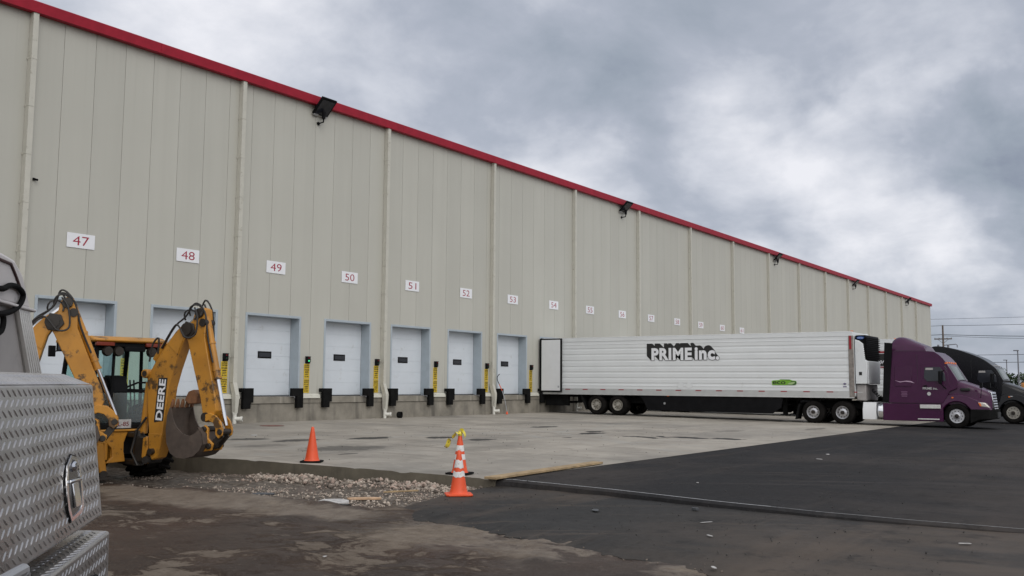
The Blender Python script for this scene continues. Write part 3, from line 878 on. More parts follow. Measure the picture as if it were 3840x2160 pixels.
# downspouts
def downspout(k):
    x = PX(k); zt = 12.5 + ZS * x
    mb = MB()
    mb.box(x - .17, x, -.21, -.01, 1.55, zt)
    path = [(-.21, -.01, 1.56, .17), (-.36, -.16, 1.12, .17), (-.36, -.16, .98, .17), (-.33, -.17, .48, .12)]
    for (y0, y1, za, wa), (y2, y3, zb, wb) in zip(path, path[1:]):
        xa0, xa1, xb0, xb1 = x - .085 - wa / 2, x - .085 + wa / 2, x - .085 - wb / 2, x - .085 + wb / 2
        mb.add([(xa0, y0, za), (xa1, y0, za), (xa1, y1, za), (xa0, y1, za), (xb0, y2, zb), (xb1, y2, zb), (xb1, y3, zb), (xb0, y3, zb)],
               [(0, 1, 2, 3), (4, 5, 6, 7), (0, 1, 5, 4), (1, 2, 6, 5), (2, 3, 7, 6), (3, 0, 4, 7)])
    z = zt - 1.44
    while z > 1.6:
        mb.box(x - .178, x + .008, -.218, -.012, z - .012, z + .012)
        mb.box(x - .20, x - .17, -.03, -.008, z - .03, z + .03)
        z -= 1.44
    d = whp(mb, 'downspout', 'trim', smooth=0)
    if k < 6:
        mb = MB()
        mb.tube([(x - .085, -.25, .52), (x - .085, -.25, .06)], .07, 14)
        mb.lathe([(.082, .44), (.082, .52)], (x - .085, -.25, 0), 'z', 14)
        mb.tube([(x - .085, -.25, .28), (x + .05, -.42, .28)], .075, 14)
        mb.tube([(x + .045, -.415, .28), (x + .085, -.465, .28)], .092, 14)
        mb.xform(Matrix.Translation((-WX0, 0, 0)))
        mb.obj('outlet_pipe', 'pvc', d)
        mb = MB(); mb.tube([(x + .087, -.466, .28), (x + .090, -.47, .28)], .022, 10)
        mb.xform(Matrix.Translation((-WX0, 0, 0)))
        mb.obj('cleanout_hole', 'softblack', d)
for k in range(-3, 16): downspout(k)

# number signs
for k in range(15):
    num = str(47 + k)
    mb = MB().box(-.465, .465, -.012, 0.0, -.225, .225)
    s = mb.obj('number_sign', 'white')
    s.location = (DX(k), -.012, 5.865)
    tag(s, f'white sign with the red number {num} on the warehouse wall', 'sign', 'dock number signs')
    mb = MB()
    text_into(mb, num, lambda a, b: (a, -.016, b), h=.285, w=.54, offset=-0.004)
    mb.obj('number', 'redtext', s, smooth=0)

# dock signals: red and green lamps above two yellow placards
SIG = ['seen through the rear window of the yellow backhoe cab', 'just right of the backhoe bucket by door 48', 'its green lamp lit, beside door 49',
       'between door 50 and the downspout', 'between doors 51 and 52', 'between door 52 and the downspout', 'between door 53 and the parked trailer']
for k in range(7):
    s = thing('dock_signal', 'dock light over yellow placards, ' + SIG[k], 'traffic light', (DX(k) + 1.72, 0, 0), 0, 'dock traffic lights')
    mb = MB()
    mb.box(-.09, .09, -.12, -.005, 2.35, 2.585); mb.box(-.09, .12, -.06, -.005, 2.31, 2.36)
    for zc in (2.525, 2.415): mb.box(-.075, .075, -.17, -.12, zc + .045, zc + .055)
    hsg = mb.obj('housing', 'black', s, bevel=.008)
    MB().lathe([(.034, -.124), (.026, -.135), (.0, -.139)], (0, 0, 2.52), 'y', 14, False).obj('red_lamp', 'redlens', hsg)
    MB().lathe([(.034, -.124), (.026, -.135), (.0, -.139)], (0, 0, 2.41), 'y', 14, False).obj('green_lamp', 'greenlit' if k == 2 else 'greenlens', hsg)
    for z0, z1, lines in ((1.735, 2.30, ['CAUTION', 'DO NOT ENTER', 'UNLESS', 'GREEN', 'LIGHT', 'IS ON']), (1.185, 1.72, ['CAUTION', 'DO NOT PULL', 'OUT UNTIL', 'GREEN', 'LIGHT', 'IS ON'])):
        p = MB().box(-.145, .145, -.016, -.004, z0, z1).obj('placard', 'yellow_sign', s, bevel=.01)
        mb = MB()
        hh = (z1 - z0) / 6.6
        for i, tx in enumerate(lines):
            text_into(mb, tx, lambda a, b: (a, -.019, b), w=.25 if len(tx) > 5 else .20, h=hh * .68, cy=z1 - hh * (i + .75), offset=0.045)
        mb.box(-.135, .135, -.0185, -.0165, z1 - hh * 1.36, z1 - hh * 1.28)
        mb.obj('lettering', 'ink', p, smooth=0)

# floodlights high on the wall
FL = [(27.1, 'nearest of the black floodlights under the red eave, above dock 49'), (52.8, 'black wall floodlight under the red eave above docks 55 and 56'), (80.4, 'third black wall floodlight along the red eave, past the number signs'),
      (104.6, 'fourth black wall floodlight along the eave'), (128.8, 'farthest small black floodlight close to the far roof corner')]
for i, (x, lab) in enumerate(FL):
    if i == 0:
        fl = thing('floodlight', lab, 'floodlight', (x, 0, 11.83), 0, 'wall floodlights')
        mb = MB()
        mb.tube([(0, -.01, 0), (0, -.05, 0)], .07, 12)
        mb.tube([(0, -.05, 0), (.0, -.30, .02), (.0, -.31, .05), (.0, -.31, .30)], .028, 8)
        mb.obj('bracket', 'black', fl)
        MB().tube([(0, -.31, .16), (0, -.33, .44)], [.075, .085], 10).obj('knuckle', 'black', fl)
        c45 = Matrix.Translation((0, -.36, .62)) @ Matrix.Rotation(R(-46), 4, 'X')
        mb = MB().box(-.40, .40, -.40, .40, -.035, .05); mb.xform(c45)
        head = mb.obj('lamp_head', 'black', fl, bevel=.02)
        mb = MB().box(-.33, .33, -.30, .34, -.042, -.0352); mb.xform(c45)
        mb.obj('lens', 'darkglass', head)
        mb = MB().box(-.36, -.12, .36, .43, -.06, -.02); mb.box(.12, .36, .36, .43, -.06, -.02); mb.xform(c45)
        mb.obj('hinge', 'steel', head)
    else:
        q = copy_tree(fl); q.location = (x, 0, 11.83); q['label'] = lab
cm = thing('wall_camera', 'small dark camera on the wall beside the leftmost downspout', 'camera', (15.62, 0, 7.52))
MB().box(-.04, .04, -.04, -.005, -.04, .04).obj('mount', 'black', cm, bevel=.01)
MB().tube([(0, -.03, 0), (.05, -.13, -.03)], [.03, .035], 10).obj('camera_body', 'black', cm)

# ================================================================== road vehicles
def wheel_mb(r, w, rim_r, seg=36):
    """tyre and rim about the x axis, outer face towards -x at x=0, width w towards +x"""
    s = 0.06
    ty = MB().lathe([(rim_r, 0.03), (rim_r + .02, 0.005), (r * .80, 0.0), (r - s * .6, .02), (r - .01, .05), (r, .075), (r, w - .075), (r - .01, w - .05), (r - s * .6, w - .02), (rim_r, w)], (0, 0, 0), 'x', seg, False)
    for i in range(4):          # circumferential tread grooves as thin dark recessed bands are left to the material
        pass
    return ty
def rim_mb(rr, deep, hub=True, seg=36, holes=10):
    mb = MB()
    mb.lathe([(rr, .035), (rr - .012, .015), (rr - .03, .02), (rr - .05, deep * .55), (rr * .62, deep), (rr * .30, deep - .02), (rr * .28, deep - .05), (0.0, deep - .06)], (0, 0, 0), 'x', seg, False)
    return mb
def rim_holes(rr, deep, holes=10):
    mb = MB()
    for i in range(holes):
        a = 2 * math.pi * i / holes
        y, z = math.cos(a) * rr * .70, math.sin(a) * rr * .70
        mb.lathe([(.024, deep * .70), (.024, deep * .93)], (0, y, z), 'x', 8, True)
    return mb
def nuts(rr, deep, kind=10):
    mb = MB()
    for i in range(kind):
        a = 2 * math.pi * (i + .5) / kind
        y, z = math.cos(a) * rr * .44, math.sin(a) * rr * .44
        mb.lathe([(.015, deep - .045), (.015, deep + .01)], (0, y, z), 'x', 6, True)
    return mb
def add_wheel(par, x, y, z, r, w, rr, deep, rimmat, side=1, hubmat='grease', holes=10):
    """side=+1: outer face looks to -x; side=-1: to +x"""
    wo = bpy.data.objects.new('wheel', None); C.objects.link(wo); wo.parent = par
    wo.location = (x, y, z)
    if side < 0: wo.rotation_euler = (0, 0, math.pi)
    wheel_mb(r, w, rr).obj('tyre', 'tyre', wo, smooth=40)
    q = rim_mb(rr, deep).obj('rim', rimmat, wo, smooth=40)
    return wo

def rim_details(wo, rr, deep, holes, hubmat, outset):
    rim_holes(rr, deep, holes).obj('rim_hole', 'grease', wo, smooth=0)
    MB().lathe([(rr * .30, deep), (rr * .28, outset), (rr * .22, outset - .03), (0, outset - .035)], (0, 0, 0), 'x', 16, False).obj('hub', hubmat, wo)

# ------------------------------------------------------------------ refrigerated trailers (local: x across 0..2.6 from the near side, y = world y, z = world z)
def trailer(name, label, x0, z_off, full, loc):
    t = thing(name, label, 'trailer', loc, 0, 'refrigerated trailers at the docks')
    L0, L1 = -0.12, -16.19
    zb, zt = 1.10, 3.98
    W = 2.6
    MB().box(.03, W - .03, L1, L0 - .05, zb + .06, zt - .03).obj('box_body', 'trailer', t, bevel=.02)
    # corrugated near side: flat bands with raised rib edges, one sheet
    prof = [(0.0, 1.40)]
    z = 1.54
    ribs = [1.545, 1.65, 1.92, 2.20, 2.48, 2.785, 3.095, 3.385, 3.62]
    for zz in ribs:
        hw = .045 if zz not in (1.545, 3.62) else .008
        prof += [(0.0, zz - hw - .010), (-.014, zz - hw + .006), (-.014, zz + hw - .006), (0.0, zz + hw + .010)] if hw < .02 else \
                [(0.0, zz - hw - .009), (.016, zz - hw + .007), (.016, zz + hw - .007), (0.0, zz + hw + .009)]
    prof += [(0.0, 3.79)]
    for sx, nm in ((0, 'side_skin'), (1, 'side_skin')):
        pts = [((p[0] + .004) if sx == 0 else W - p[0] - .004, p[1]) for p in prof]
        back = [(.05 if sx == 0 else W - .05, 3.79), (.05 if sx == 0 else W - .05, 1.40)]
        mb = MB().prism(pts + back, 'y', L1 + .02, L0 - .06)
        mb.obj(nm, 'trailer', t, smooth=20)
    mb = MB()
    for xa, xb in ((-.012, .06), (W - .06, W + .012)):
        mb.box(xa, xb, L1, L0, 3.79, zt)
        mb.box(xa - .004, xb + .004, L1, L0, 3.775, 3.795)
        mb.box(xa - .006, xb + .006, L1, L0, zt - .03, zt + .004)
    mb.obj('top_rail', 'trailer', t, bevel=.012)
    mb = MB()
    for xa, xb in ((-.014, .06), (W - .06, W + .014)):
        mb.box(xa, xb, L1, L0, zb, 1.40)
        mb.box(xa - .01, xb + .01, L1, L0, zb - .02, zb + .02)
    mb.obj('bottom_rail', 'rail', t, bevel=.008)
    for i in range(15 if full else 0):
        y = -1.62 - i * 1.03
        q = MB().box(-.0175, -.0145, y, y - .29, 1.322, 1.365).obj('reflective_tape', 'taperd', t, smooth=0)
        MB().box(-.0175, -.0145, y - .295, y - .52, 1.325, 1.362).obj('white_end', 'tapewh', q, smooth=0)
    MB().box(-.02, .05, L1 - .02, L1 + .20, zb - .02, 3.80).obj('front_post', 'postgrey', t, bevel=.02)
    mb = MB()
    mb.box(-.023, -.02, L1 + .06, L1 + .16, 3.2, 3.79)
    mb.obj('reflective_tape', 'taperd', t)
    # rear frame and doors swung flat against both sides
    mb = MB()
    mb.box(-.03, .10, L0 - .08, L0 + .02, zb - .05, zt + .02); mb.box(W - .10, W + .03, L0 - .08, L0 + .02, zb - .05, zt + .02)
    mb.box(-.02, W + .02, L0 - .08, L0 + .015, zt - .10, zt + .015); mb.box(-.02, W + .02, L0 - .08, L0 + .015, zb - .12, zb + .05)
    mb.obj('rear_frame', 'black', t, bevel=.01)
    for s in (0, 1):
        xa, xb = (-.115, -.03) if s == 0 else (W + .03, W + .115)
        d = MB().box(xa, xb, -1.44, -.10, 1.19, 3.97).obj('rear_door', 'black', t, bevel=.015)
        xo = xa - .004 if s == 0 else xb + .004
        MB().box(xo, xo + (.01 if s == 0 else -.01), -1.36, -.22, 1.27, 3.90).obj('door_panel', 'frost', d, bevel=.004)
        MB().box(xo - .006, xo + .002, -1.31, -1.22, 1.42, 1.52).obj('hold_back', 'steel', d)
        mb = MB()
        for y in (-.55, -.95): mb.tube([(xb + .012 if s == 0 else xa - .012, y, 1.2), (xb + .012 if s == 0 else xa - .012, y, 3.95)], .014, 6)
        mb.obj('lock_rod', 'steel', d)
    # underbody
    mb = MB()
    mb.box(.75, 1.85, -15.6, -.4, .95, 1.09)
    for y in range(28): mb.box(.08, W - .08, -.5 - y * .55, -.56 - y * .55, 1.0, 1.10)
    mb.box(.6, 2.0, -5.9, -2.0, .68, .96); mb.box(.5, 2.1, -1.4, -.3, .62, .72); mb.box(.35, .5, -1.6, -.2, .5, 1.05)
    mb.tube([(.2, -3.40, .59), (2.4, -3.40, .59)], .07, 10); mb.tube([(.2, -4.62, .59), (2.4, -4.62, .59)], .07, 10)
    mb.obj('underframe', 'softblack', t)
    for y in (-3.40, -4.62):
        for s in (1, -1):
            xx = .03 if s == 1 else W - .03
            w = add_wheel(t, xx, y, .585, .50, .58, .285, .10, 'dullrim', s)
            rim_details(w, .285, .10, 10, 'dullrim', -.02)
    for xx in (.05, W - .70):
        MB().prism([(-2.48, 1.05), (-2.56, 1.05), (-2.88, .32), (-2.80, .32)], 'x', xx, xx + .62).obj('mudflap', 'softblack', t)
    # aerodynamic skirts
    for xa, xb in ((.02, .06), (W - .06, W - .02)):
        s = MB().prism([(-5.75, 1.09), (-5.98, .95), (-6.3, .37), (-12.55, .34), (-12.95, .62), (-13.05, 1.09)], 'x', xa, xb).obj('side_skirt', 'black', t, bevel=.01)
    MB().lathe([(.055, .012), (.055, .022)], (0, -7.2, .71), 'x', 14, True).obj('fuel_cap', 'steel', t)
    mb = MB()
    for xx in (.55, 1.95):
        mb.box(xx - .09, xx + .09, -13.06, -12.88, .32, 1.05); mb.box(xx - .16, xx + .16, -13.16, -12.78, .26, .32)
        mb.tube([(xx, -12.9, .5), (xx, -12.2, 1.0)], .03, 6)
    mb.box(.55, 1.95, -13.0, -12.94, .7, .78)
    mb.obj('landing_gear', 'softblack', t)
    # refrigeration unit on the front wall
    u = MB().box(.22, W - .22, -16.66, L1 - .02, 1.72, 3.80).obj('reefer_unit', 'softblack', t, bevel=.05)
    mb = MB()
    for sx in (0, 1):
        xa, xb = (.16, .30) if sx == 0 else (W - .30, W - .16)
        mb.prism([(-16.22, 3.64), (-16.22, 1.70), (-16.70, 1.70), (-16.74, 2.70), (-16.66, 2.74), (-16.58, 3.44), (-16.4, 3.58)], 'x', xa, xb)
    mb.box(.30, W - .30, -16.74, -16.66, 1.70, 2.70)
    mb.obj('cowling', 'trailer', u, bevel=.03)
    mb = MB()
    mb.box(.20, W - .20, -16.70, -16.24, 2.74, 3.82)
    mb.obj('grille_housing', 'black', u, bevel=.05)
    mb = MB()
    for i in range(12):
        z = 2.76 + i * .083
        mb.box(.165, W - .165, -16.74, -16.60, z, z + .035)
    mb.obj('grille_slat', 'softblack', u)
    mb = MB().lathe([(.13, .165), (.13, .196)], (0, 0, 0), 'x', 24, True)
    mb.xform(Matrix.Translation((0, -16.47, 3.70)) @ Matrix.Diagonal((1, 1.25, .46, 1)))
    bd = mb.obj('badge', paint('blue_badge_vinyl', (.02, .09, .33), .4), u)
    mb = MB(); text_into(mb, 'Carrier', lambda a, b: (.163, -16.47 - a, 3.70 + b), w=.24, h=.05)
    mb.obj('lettering', 'white', bd, smooth=0)
    MB().box(.146, .17, -16.50, -16.38, 2.08, 2.22).obj('inspection_port', 'ink', u)
    MB().box(.3, W - .3, -16.62, L1 - .02, .98, 1.68).obj('nose_box', 'lowshell', t, bevel=.04)
    mb = MB()
    for xx in (.06,): mb.box(xx - .04, xx + .04, L1 - .01, L1 + .10, zt - .005, zt + .035)
    mb.obj('marker_lamp', 'orange_lamp', t, bevel=.008)
    mb = MB()
    for y in (-7.35,): mb.box(-.022, .0, y, y - .10, 1.06, 1.10)
    mb.obj('side_marker', 'orange_lamp', t)
    return t

def side_fn(dx):
    return lambda a, b: (dx, -a, b)
TX = 43.53
tr1 = trailer('refrigerated_trailer', 'white ribbed refrigerated trailer with black PRIME inc. lettering backed into dock 54', 0, 0, True, (TX, 0, 0))
# drop-shadowed lettering: white fronts over a stepped black block
par = tr1
for word, w, h, cy, y0, y1, z0, z1, dep in (('PRIME', 0, 0, 0, -6.53, -8.66, 2.785, 3.385, .26), ('inc.', 0, 0, 0, -8.80, -10.04, 2.785, 3.40, .22)):
    mid, hh = (y0 + y1) / 2, z1 - z0
    mb = MB()
    steps = 22
    for i in range(1, steps + 1):
        k = i / steps
        text_into(mb, word, lambda a, b: (-.0025 - .0001 * (steps - i), -a, b), w=abs(y1 - y0) + .03, h=hh + .03, cx=-mid - dep * k * .92, cy=(z0 + z1) / 2 + .225 * k, offset=0.055, spacing=1.10)
    mb.obj('lettering_shadow', 'ink', par, smooth=0)
    mb = MB()
    text_into(mb, word, lambda a, b: (-.0058, -a, b), w=abs(y1 - y0) + .035, h=hh + .035, cx=-mid, cy=(z0 + z1) / 2, offset=0.068, spacing=1.10)
    mb.obj('lettering_outline', 'ink', par, smooth=0)
    mb = MB()
    text_into(mb, word, lambda a, b: (-.0088, -a, b), w=abs(y1 - y0), h=hh, cx=-mid, cy=(z0 + z1) / 2, offset=0.045, spacing=1.10)
    mb.obj('lettering', 'white', par, smooth=0)
# eco badge
def ellipse_pts(cx, cy, rx, ry, n=28, p=2.0):
    out = []
    for i in range(n):
        a = 2 * math.pi * i / n
        c, s = math.cos(a), math.sin(a)
        out.append((cx + rx * math.copysign(abs(c) ** (2 / p), c), cy + ry * math.copysign(abs(s) ** (2 / p), s)))
    return out
mb = MB()
mb.add([(-.0028, -a, b) for a, b in [(12.56, 1.63), (12.54, 1.80), (12.62, 1.84), (12.84, 1.85), (12.95, 1.885), (13.38, 1.88), (13.48, 1.84), (13.66, 1.82), (13.69, 1.74), (13.66, 1.66), (13.58, 1.63)]], [tuple(range(11))])
ec = mb.obj('eco_badge', 'green', tr1, smooth=0)
mb = MB()
mb.add([(-.0052, -a, b) for a, b in [(12.92, 1.85), (13.0, 1.872), (13.36, 1.868), (13.42, 1.845)]], [(0, 1, 2, 3)])
mb.add([(-.0052, -a, b) for a, b in [(13.22, 1.64), (13.44, 1.80), (13.62, 1.81), (13.675, 1.74), (13.64, 1.66), (13.56, 1.637)]], [tuple(range(6))])
mb.obj('leaf_shade', 'darkgreen', ec, smooth=0)
mb = MB(); text_into(mb, 'eco', lambda a, b: (-.0054, -a, b), w=.60, h=.145, cx=12.88, cy=1.735, offset=.02); mb.obj('lettering', 'ink', ec, smooth=0)
mb = MB()
mb.add([(-.0074, -a, b) for a, b in [(13.24, 1.655), (13.36, 1.74), (13.60, 1.785), (13.60, 1.72), (13.48, 1.655)]], [tuple(range(5))])
mb.obj('leaf', paint('pale_green_vinyl', (.35, .50, .22), .5), ec, smooth=0)
mb = MB()
for c in (-8.06, -8.50):
    mb.add([(-.0105, c - .22, 1.585), (-.0105, c, 1.41), (-.0105, c + .22, 1.585), (-.0105, c, 1.76), (-.003, c - .22, 1.585), (-.003, c, 1.41), (-.003, c + .22, 1.585), (-.003, c, 1.76)],
           [(0, 1, 2, 3), (4, 5, 6, 7), (0, 1, 5, 4), (1, 2, 6, 5), (2, 3, 7, 6), (3, 0, 4, 7)])
mb.obj('placard_holder', 'trailer', tr1)
mb = MB(); mb.add([(-.0035, -15.80 - a * .085, 1.70 + b * .045) for a, b in ((-1, 0), (0, -1), (1, 0), (0, 1))], [(0, 1, 2, 3)]); mb.box(-.0035, -.003, -15.72, -15.88, 1.555, 1.60)
mb.obj('maker_badge', paint('violet_grey_vinyl', (.10, .08, .17), .5), tr1, smooth=0)

tr2 = trailer('refrigerated_trailer', 'white refrigerated trailer with a black band and red stripes, partly hidden behind the purple tractor', 0, 0, False, (51.45, 0, 0))
mb = MB(); mb.box(-.0165, -.003, -15.98, -3, 2.64, 3.25); mb.obj('black_band', 'ink', tr2)
mb = MB(); mb.box(-.0170, -.003, -15.98, -3, 3.29, 3.38); mb.box(-.0170, -.003, -15.98, -3, 2.55, 2.60); mb.obj('red_stripe', 'taperd', tr2)
mb = MB(); text_into(mb, 'oor', lambda a, b: (-.0195, -a, b), w=.44, h=.16, cx=15.42, cy=2.83, shear=.35, offset=.01)
mb.box(-.0195, -.017, -15.66, -15.76, 2.82, 2.835)
mb.obj('lettering', 'white', tr2, smooth=0)

# ------------------------------------------------------------------ tractors (local x across from near side, y = world y shifted, z = world z)
def bez(pts, n=6):
    out = []
    N = len(pts)
    for i in range(N - 1):
        p0, p1, p2, p3 = pts[max(i - 1, 0)], pts[i], pts[i + 1], pts[min(i + 2, N - 1)]
        for k in range(n):
            t = k / n
            out.append(tuple(.5 * (2 * p1[j] + (-p0[j] + p2[j]) * t + (2 * p0[j] - 5 * p1[j] + 4 * p2[j] - p3[j]) * t * t + (-p0[j] + 3 * p1[j] - 3 * p2[j] + p3[j]) * t ** 3) for j in range(len(p1))))
    out.append(pts[-1])
    return out
def loft(mb, secs, closed=False):
    n = len(secs[0])
    o = len(mb.v)
    for s in secs: mb.v += [tuple(p) for p in s]
    for i in range(len(secs) - 1):
        for k in range(n - 1 + (1 if closed else 0)):
            k2 = (k + 1) % n
            mb.f.append((o + i * n + k, o + i * n + k2, o + (i + 1) * n + k2, o + (i + 1) * n + k))
    mb.f.append(tuple(o + k for k in range(n)))
    mb.f.append(tuple(o + (len(secs) - 1) * n + n - 1 - k for k in range(n)))
    return mb
def taper_panel(pts, xo, xi, zref, slope):
    """near-side body panel: outline pts (y,z); leans inward above zref by slope"""
    pass

def tractor(label, bodymat, loc, kind):
    t = thing('semi_tractor', label, 'truck', loc, 0, 'semi tractors hitched to trailers')
    W = 2.42
    def lean(z): return max(0, z - 1.55) * 0.055
    def side_prism(mb, pts, a, b):
        """prism across the cab whose two side faces lean inwards with height"""
        n = len(pts)
        vs = [(a + lean(z), y, z) for y, z in pts] + [(b - lean(z), y, z) for y, z in pts]
        fs = [tuple(range(n - 1, -1, -1)), tuple(range(n, 2 * n))] + [(i, (i + 1) % n, n + (i + 1) % n, n + i) for i in range(n)]
        return mb.add(vs, fs)
    if kind == 'mid':
        body = [(-17.55, .92), (-17.58, 2.6)] + bez([(-17.62, 2.98), (-17.70, 3.07), (-17.85, 3.10), (-19.25, 3.08), (-19.56, 2.98), (-19.80, 2.76), (-19.97, 2.50)], 4) + [(-20.34, 1.86), (-20.30, 1.55), (-20.02, 1.42), (-19.80, 1.0), (-19.76, .92)]
    else:
        body = [(-17.75, .92), (-17.76, 3.3)] + bez([(-17.80, 3.52), (-17.95, 3.59), (-18.37, 3.57), (-19.05, 3.40), (-19.66, 3.17), (-20.10, 2.96), (-20.42, 2.73), (-20.70, 2.48)], 4) + [(-20.98, 1.95), (-20.9, 1.6), (-20.9, 1.42), (-20.80, .92)]
    cab = side_prism(MB(), body, 0.0, W).obj('cab', bodymat, t, bevel=.09, seg=4)
    if kind == 'mid':
        # raised roof fairing: narrower at the crest
        out = bez([(-17.70, 3.08), (-17.69, 3.48), (-17.78, 3.66), (-17.96, 3.73), (-18.2, 3.70), (-18.55, 3.54), (-18.90, 3.39), (-19.06, 3.29), (-19.12, 3.08)], 4)
        n = len(out)
        vs, fs = [], []
        K = 9
        for y, z in out:
            for j in range(K):
                a = -1 + 2 * j / (K - 1)
                half = 1.00 - max(0, z - 3.08) * 0.25
                drop = (abs(a) ** 5) * (z - 3.06) * .40
                vs.append((W / 2 + a * half, y, z - drop))
        for i in range(n - 1):
            for j in range(K - 1):
                fs.append((i * K + j, i * K + j + 1, (i + 1) * K + j + 1, (i + 1) * K + j))
        for j in (0, K - 1):
            fs.append(tuple(i * K + j for i in range(n)))
        mb = MB().add(vs, fs); mb.obj('roof_fairing', bodymat, t, smooth=50)
        MB().prism([(-17.72, 3.085), (-17.72, 3.125), (-19.08, 3.105), (-19.08, 3.05)], 'x', .13, W - .13).obj('fairing_gap_shade', 'ink', t)  # dark strip standing in for the shaded gap below the fairing
        for a, b in ((.0, .05), (W - .05, W)): MB().prism([(-17.36, .92), (-17.50, 3.47), (-17.82, 3.44), (-17.62, .92)], 'x', a, b).obj('side_extender', 'black', t)
    else:
        for a, b in ((.02, .07), (W - .07, W - .02)): MB().prism([(-17.5, 1.2), (-17.55, 3.46), (-17.85, 3.46), (-17.8, 1.2)], 'x', a, b).obj('side_extender', 'softblack', t)
    # windscreen, raked, wrapping a little round the corners
    if kind == 'mid': wy0, wz0, wy1, wz1 = -20.00, 2.455, -20.325, 1.885
    else: wy0, wz0, wy1, wz1 = -20.72, 2.465, -20.965, 1.975
    ny, nz = (wz0 - wz1), (wy0 - wy1)
    ln = math.hypot(ny, nz); off = .012
    secs = []
    for (y, z) in ((wy0, wz0), (wy1, wz1)):
        row = []
        for xx, back in ((.035, .17), (.10, .05), (.4, -.0), (W / 2, -.02), (W - .4, -.0), (W - .10, .05), (W - .035, .17)):
            sh = .012 + lean(z)
            xq = min(max(xx, sh - .02), W - sh + .02) if back < .2 else (sh - .026 if xx < 1 else W - sh + .026)
            row.append((xq, y + back - .022, z + .006 - (.05 * back / .17 if z < 2.2 else 0)))
        secs.append(row)
    mb = MB()
    n = len(secs[0])
    mb.v = secs[0] + secs[1]; mb.f = [(i, i + 1, n + i + 1, n + i) for i in range(n - 1)]
    mb.obj('windscreen', 'windscreen', t, smooth=60)
    mb = MB()
    for sx in (1, -1): mb.tube([(W / 2 + sx * .1, wy1 - .035, wz1 + .01), (W / 2 + sx * .65, (wy0 + 2 * wy1) / 3 - .05, (wz0 + 2 * wz1) / 3 - .08)], .012, 6)
    mb.obj('wiper', 'black', t)
    # doors with windows, handles, mirrors, both sides
    dy = 0 if kind == 'mid' else -.82
    for s in (0, 1):
        fx = (lambda z, o: lean(z) - o) if s == 0 else (lambda z, o: W - lean(z) + o)
        def plate(name, pts, off, m, par, th=.02, lab=None):
            n = len(pts)
            vs = [(fx(z, off), y, z) for y, z in pts] + [(fx(z, off - th), y, z) for y, z in pts]
            return MB().add(vs, [tuple(range(n)), tuple(range(2 * n - 1, n - 1, -1))] + [(i, n + i, n + (i + 1) % n, (i + 1) % n) for i in range(n)]).obj(name, m, par, bevel=.006, seg=1)
        d = plate('door', [(-18.93 + dy, .96), (-18.93 + dy, 2.52), (-19.74 + dy, 2.52), (-19.98 + dy, 2.16), (-20.02 + dy, 1.62), (-19.82 + dy, 1.05), (-19.76 + dy, .96)], .006, bodymat, t, .03)
        plate('window', [(-19.04 + dy, 1.97), (-19.08 + dy, 2.41), (-19.67 + dy, 2.42), (-19.84 + dy, 2.16), (-19.90 + dy, 1.84), (-19.16 + dy, 1.82)], .012, 'darkglass', d)
        plate('handle', [(-19.02 + dy, 1.60), (-19.02 + dy, 1.66), (-19.16 + dy, 1.66), (-19.16 + dy, 1.60)], .03, 'black', d)
        mb = MB()
        mb.box(fx(1.9, .26), fx(1.9, .06), -19.64 + dy, -19.76 + dy, 1.72, 2.25)
        mr = mb.obj('mirror', 'black', t, bevel=.03)
        mb = MB(); mb.tube([(fx(2.2, .15), -19.7 + dy, 2.2), (fx(2.3, -.02), -19.85 + dy, 2.3)], .02, 6); mb.tube([(fx(1.75, .15), -19.7 + dy, 1.75), (fx(1.5, -.02), -19.9 + dy, 1.5)], .02, 6)
        mb.obj('mirror_arm', 'black', mr)
        sk = plate('sleeper_panel', [(-17.88 + dy * .3, 1.62), (-17.88 + dy * .3, 2.46), (-18.55 + dy * .3, 2.46), (-18.55 + dy * .3, 1.62)], .004, bodymat, t, .02)
        for nm, yy0, yy1, za, zb_ in (('panel_gap', -18.78, -18.79, .96, 2.95), ('panel_gap', -17.72, -19.7, .905, .918)):
            plate(nm, [(yy0 + dy, za), (yy0 + dy, zb_), (yy1 + dy, zb_), (yy1 + dy, za)], .003, 'ink', t, .004) if zb_ > 1 else MB().box(*((-.003, .05) if s == 0 else (W - .05, W + .003)), yy0, yy1, za, zb_).obj(nm, 'ink', t)
        plate('window_band', [(-19.10 + dy, 2.30), (-19.12 + dy, 2.385), (-19.40 + dy, 2.385), (-19.40 + dy, 2.30)], .0135, 'lowshell', d, .002)
        MB().box(*((.10, .20) if s == 0 else (W - .20, W - .10)), -20.42 + dy, -20.78 + dy, 1.43, 1.56).obj('air_intake', 'ink', t, bevel=.03) if kind == 'mid' else None
    # bonnet: lofted sections narrowing to the grille
    hs = 0 if kind == 'mid' else -.62
    def sec(y, zt, zb, half, crown):
        out = [(W / 2 - half, y, zb)]
        for k in range(9):
            a = math.pi - math.pi * k / 8
            cx, sz = math.cos(a), math.sin(a)
            px_ = math.copysign(abs(cx) ** .5, cx) * half
            out.append((W / 2 + px_, y, zt - crown + crown * abs(sz) ** .6))
        out.append((W / 2 + half, y, zb))
        return out
    bon = [sec(-19.9 + hs, 1.87, .9, 1.08, .22), sec(-20.38 + hs, 1.85, .8, 1.03, .24), sec(-20.88 + hs, 1.67, .7, .92, .25), sec(-21.22 + hs, 1.51, .62, .78, .24), sec(-21.42 + hs, 1.43, .60, .66, .22), sec(-21.50 + hs, 1.25, .60, .60, .15)]
    loft(MB(), bon).obj('bonnet', bodymat, t, smooth=45)
    # front wings
    wy = -20.26 if kind == 'mid' else -21.35
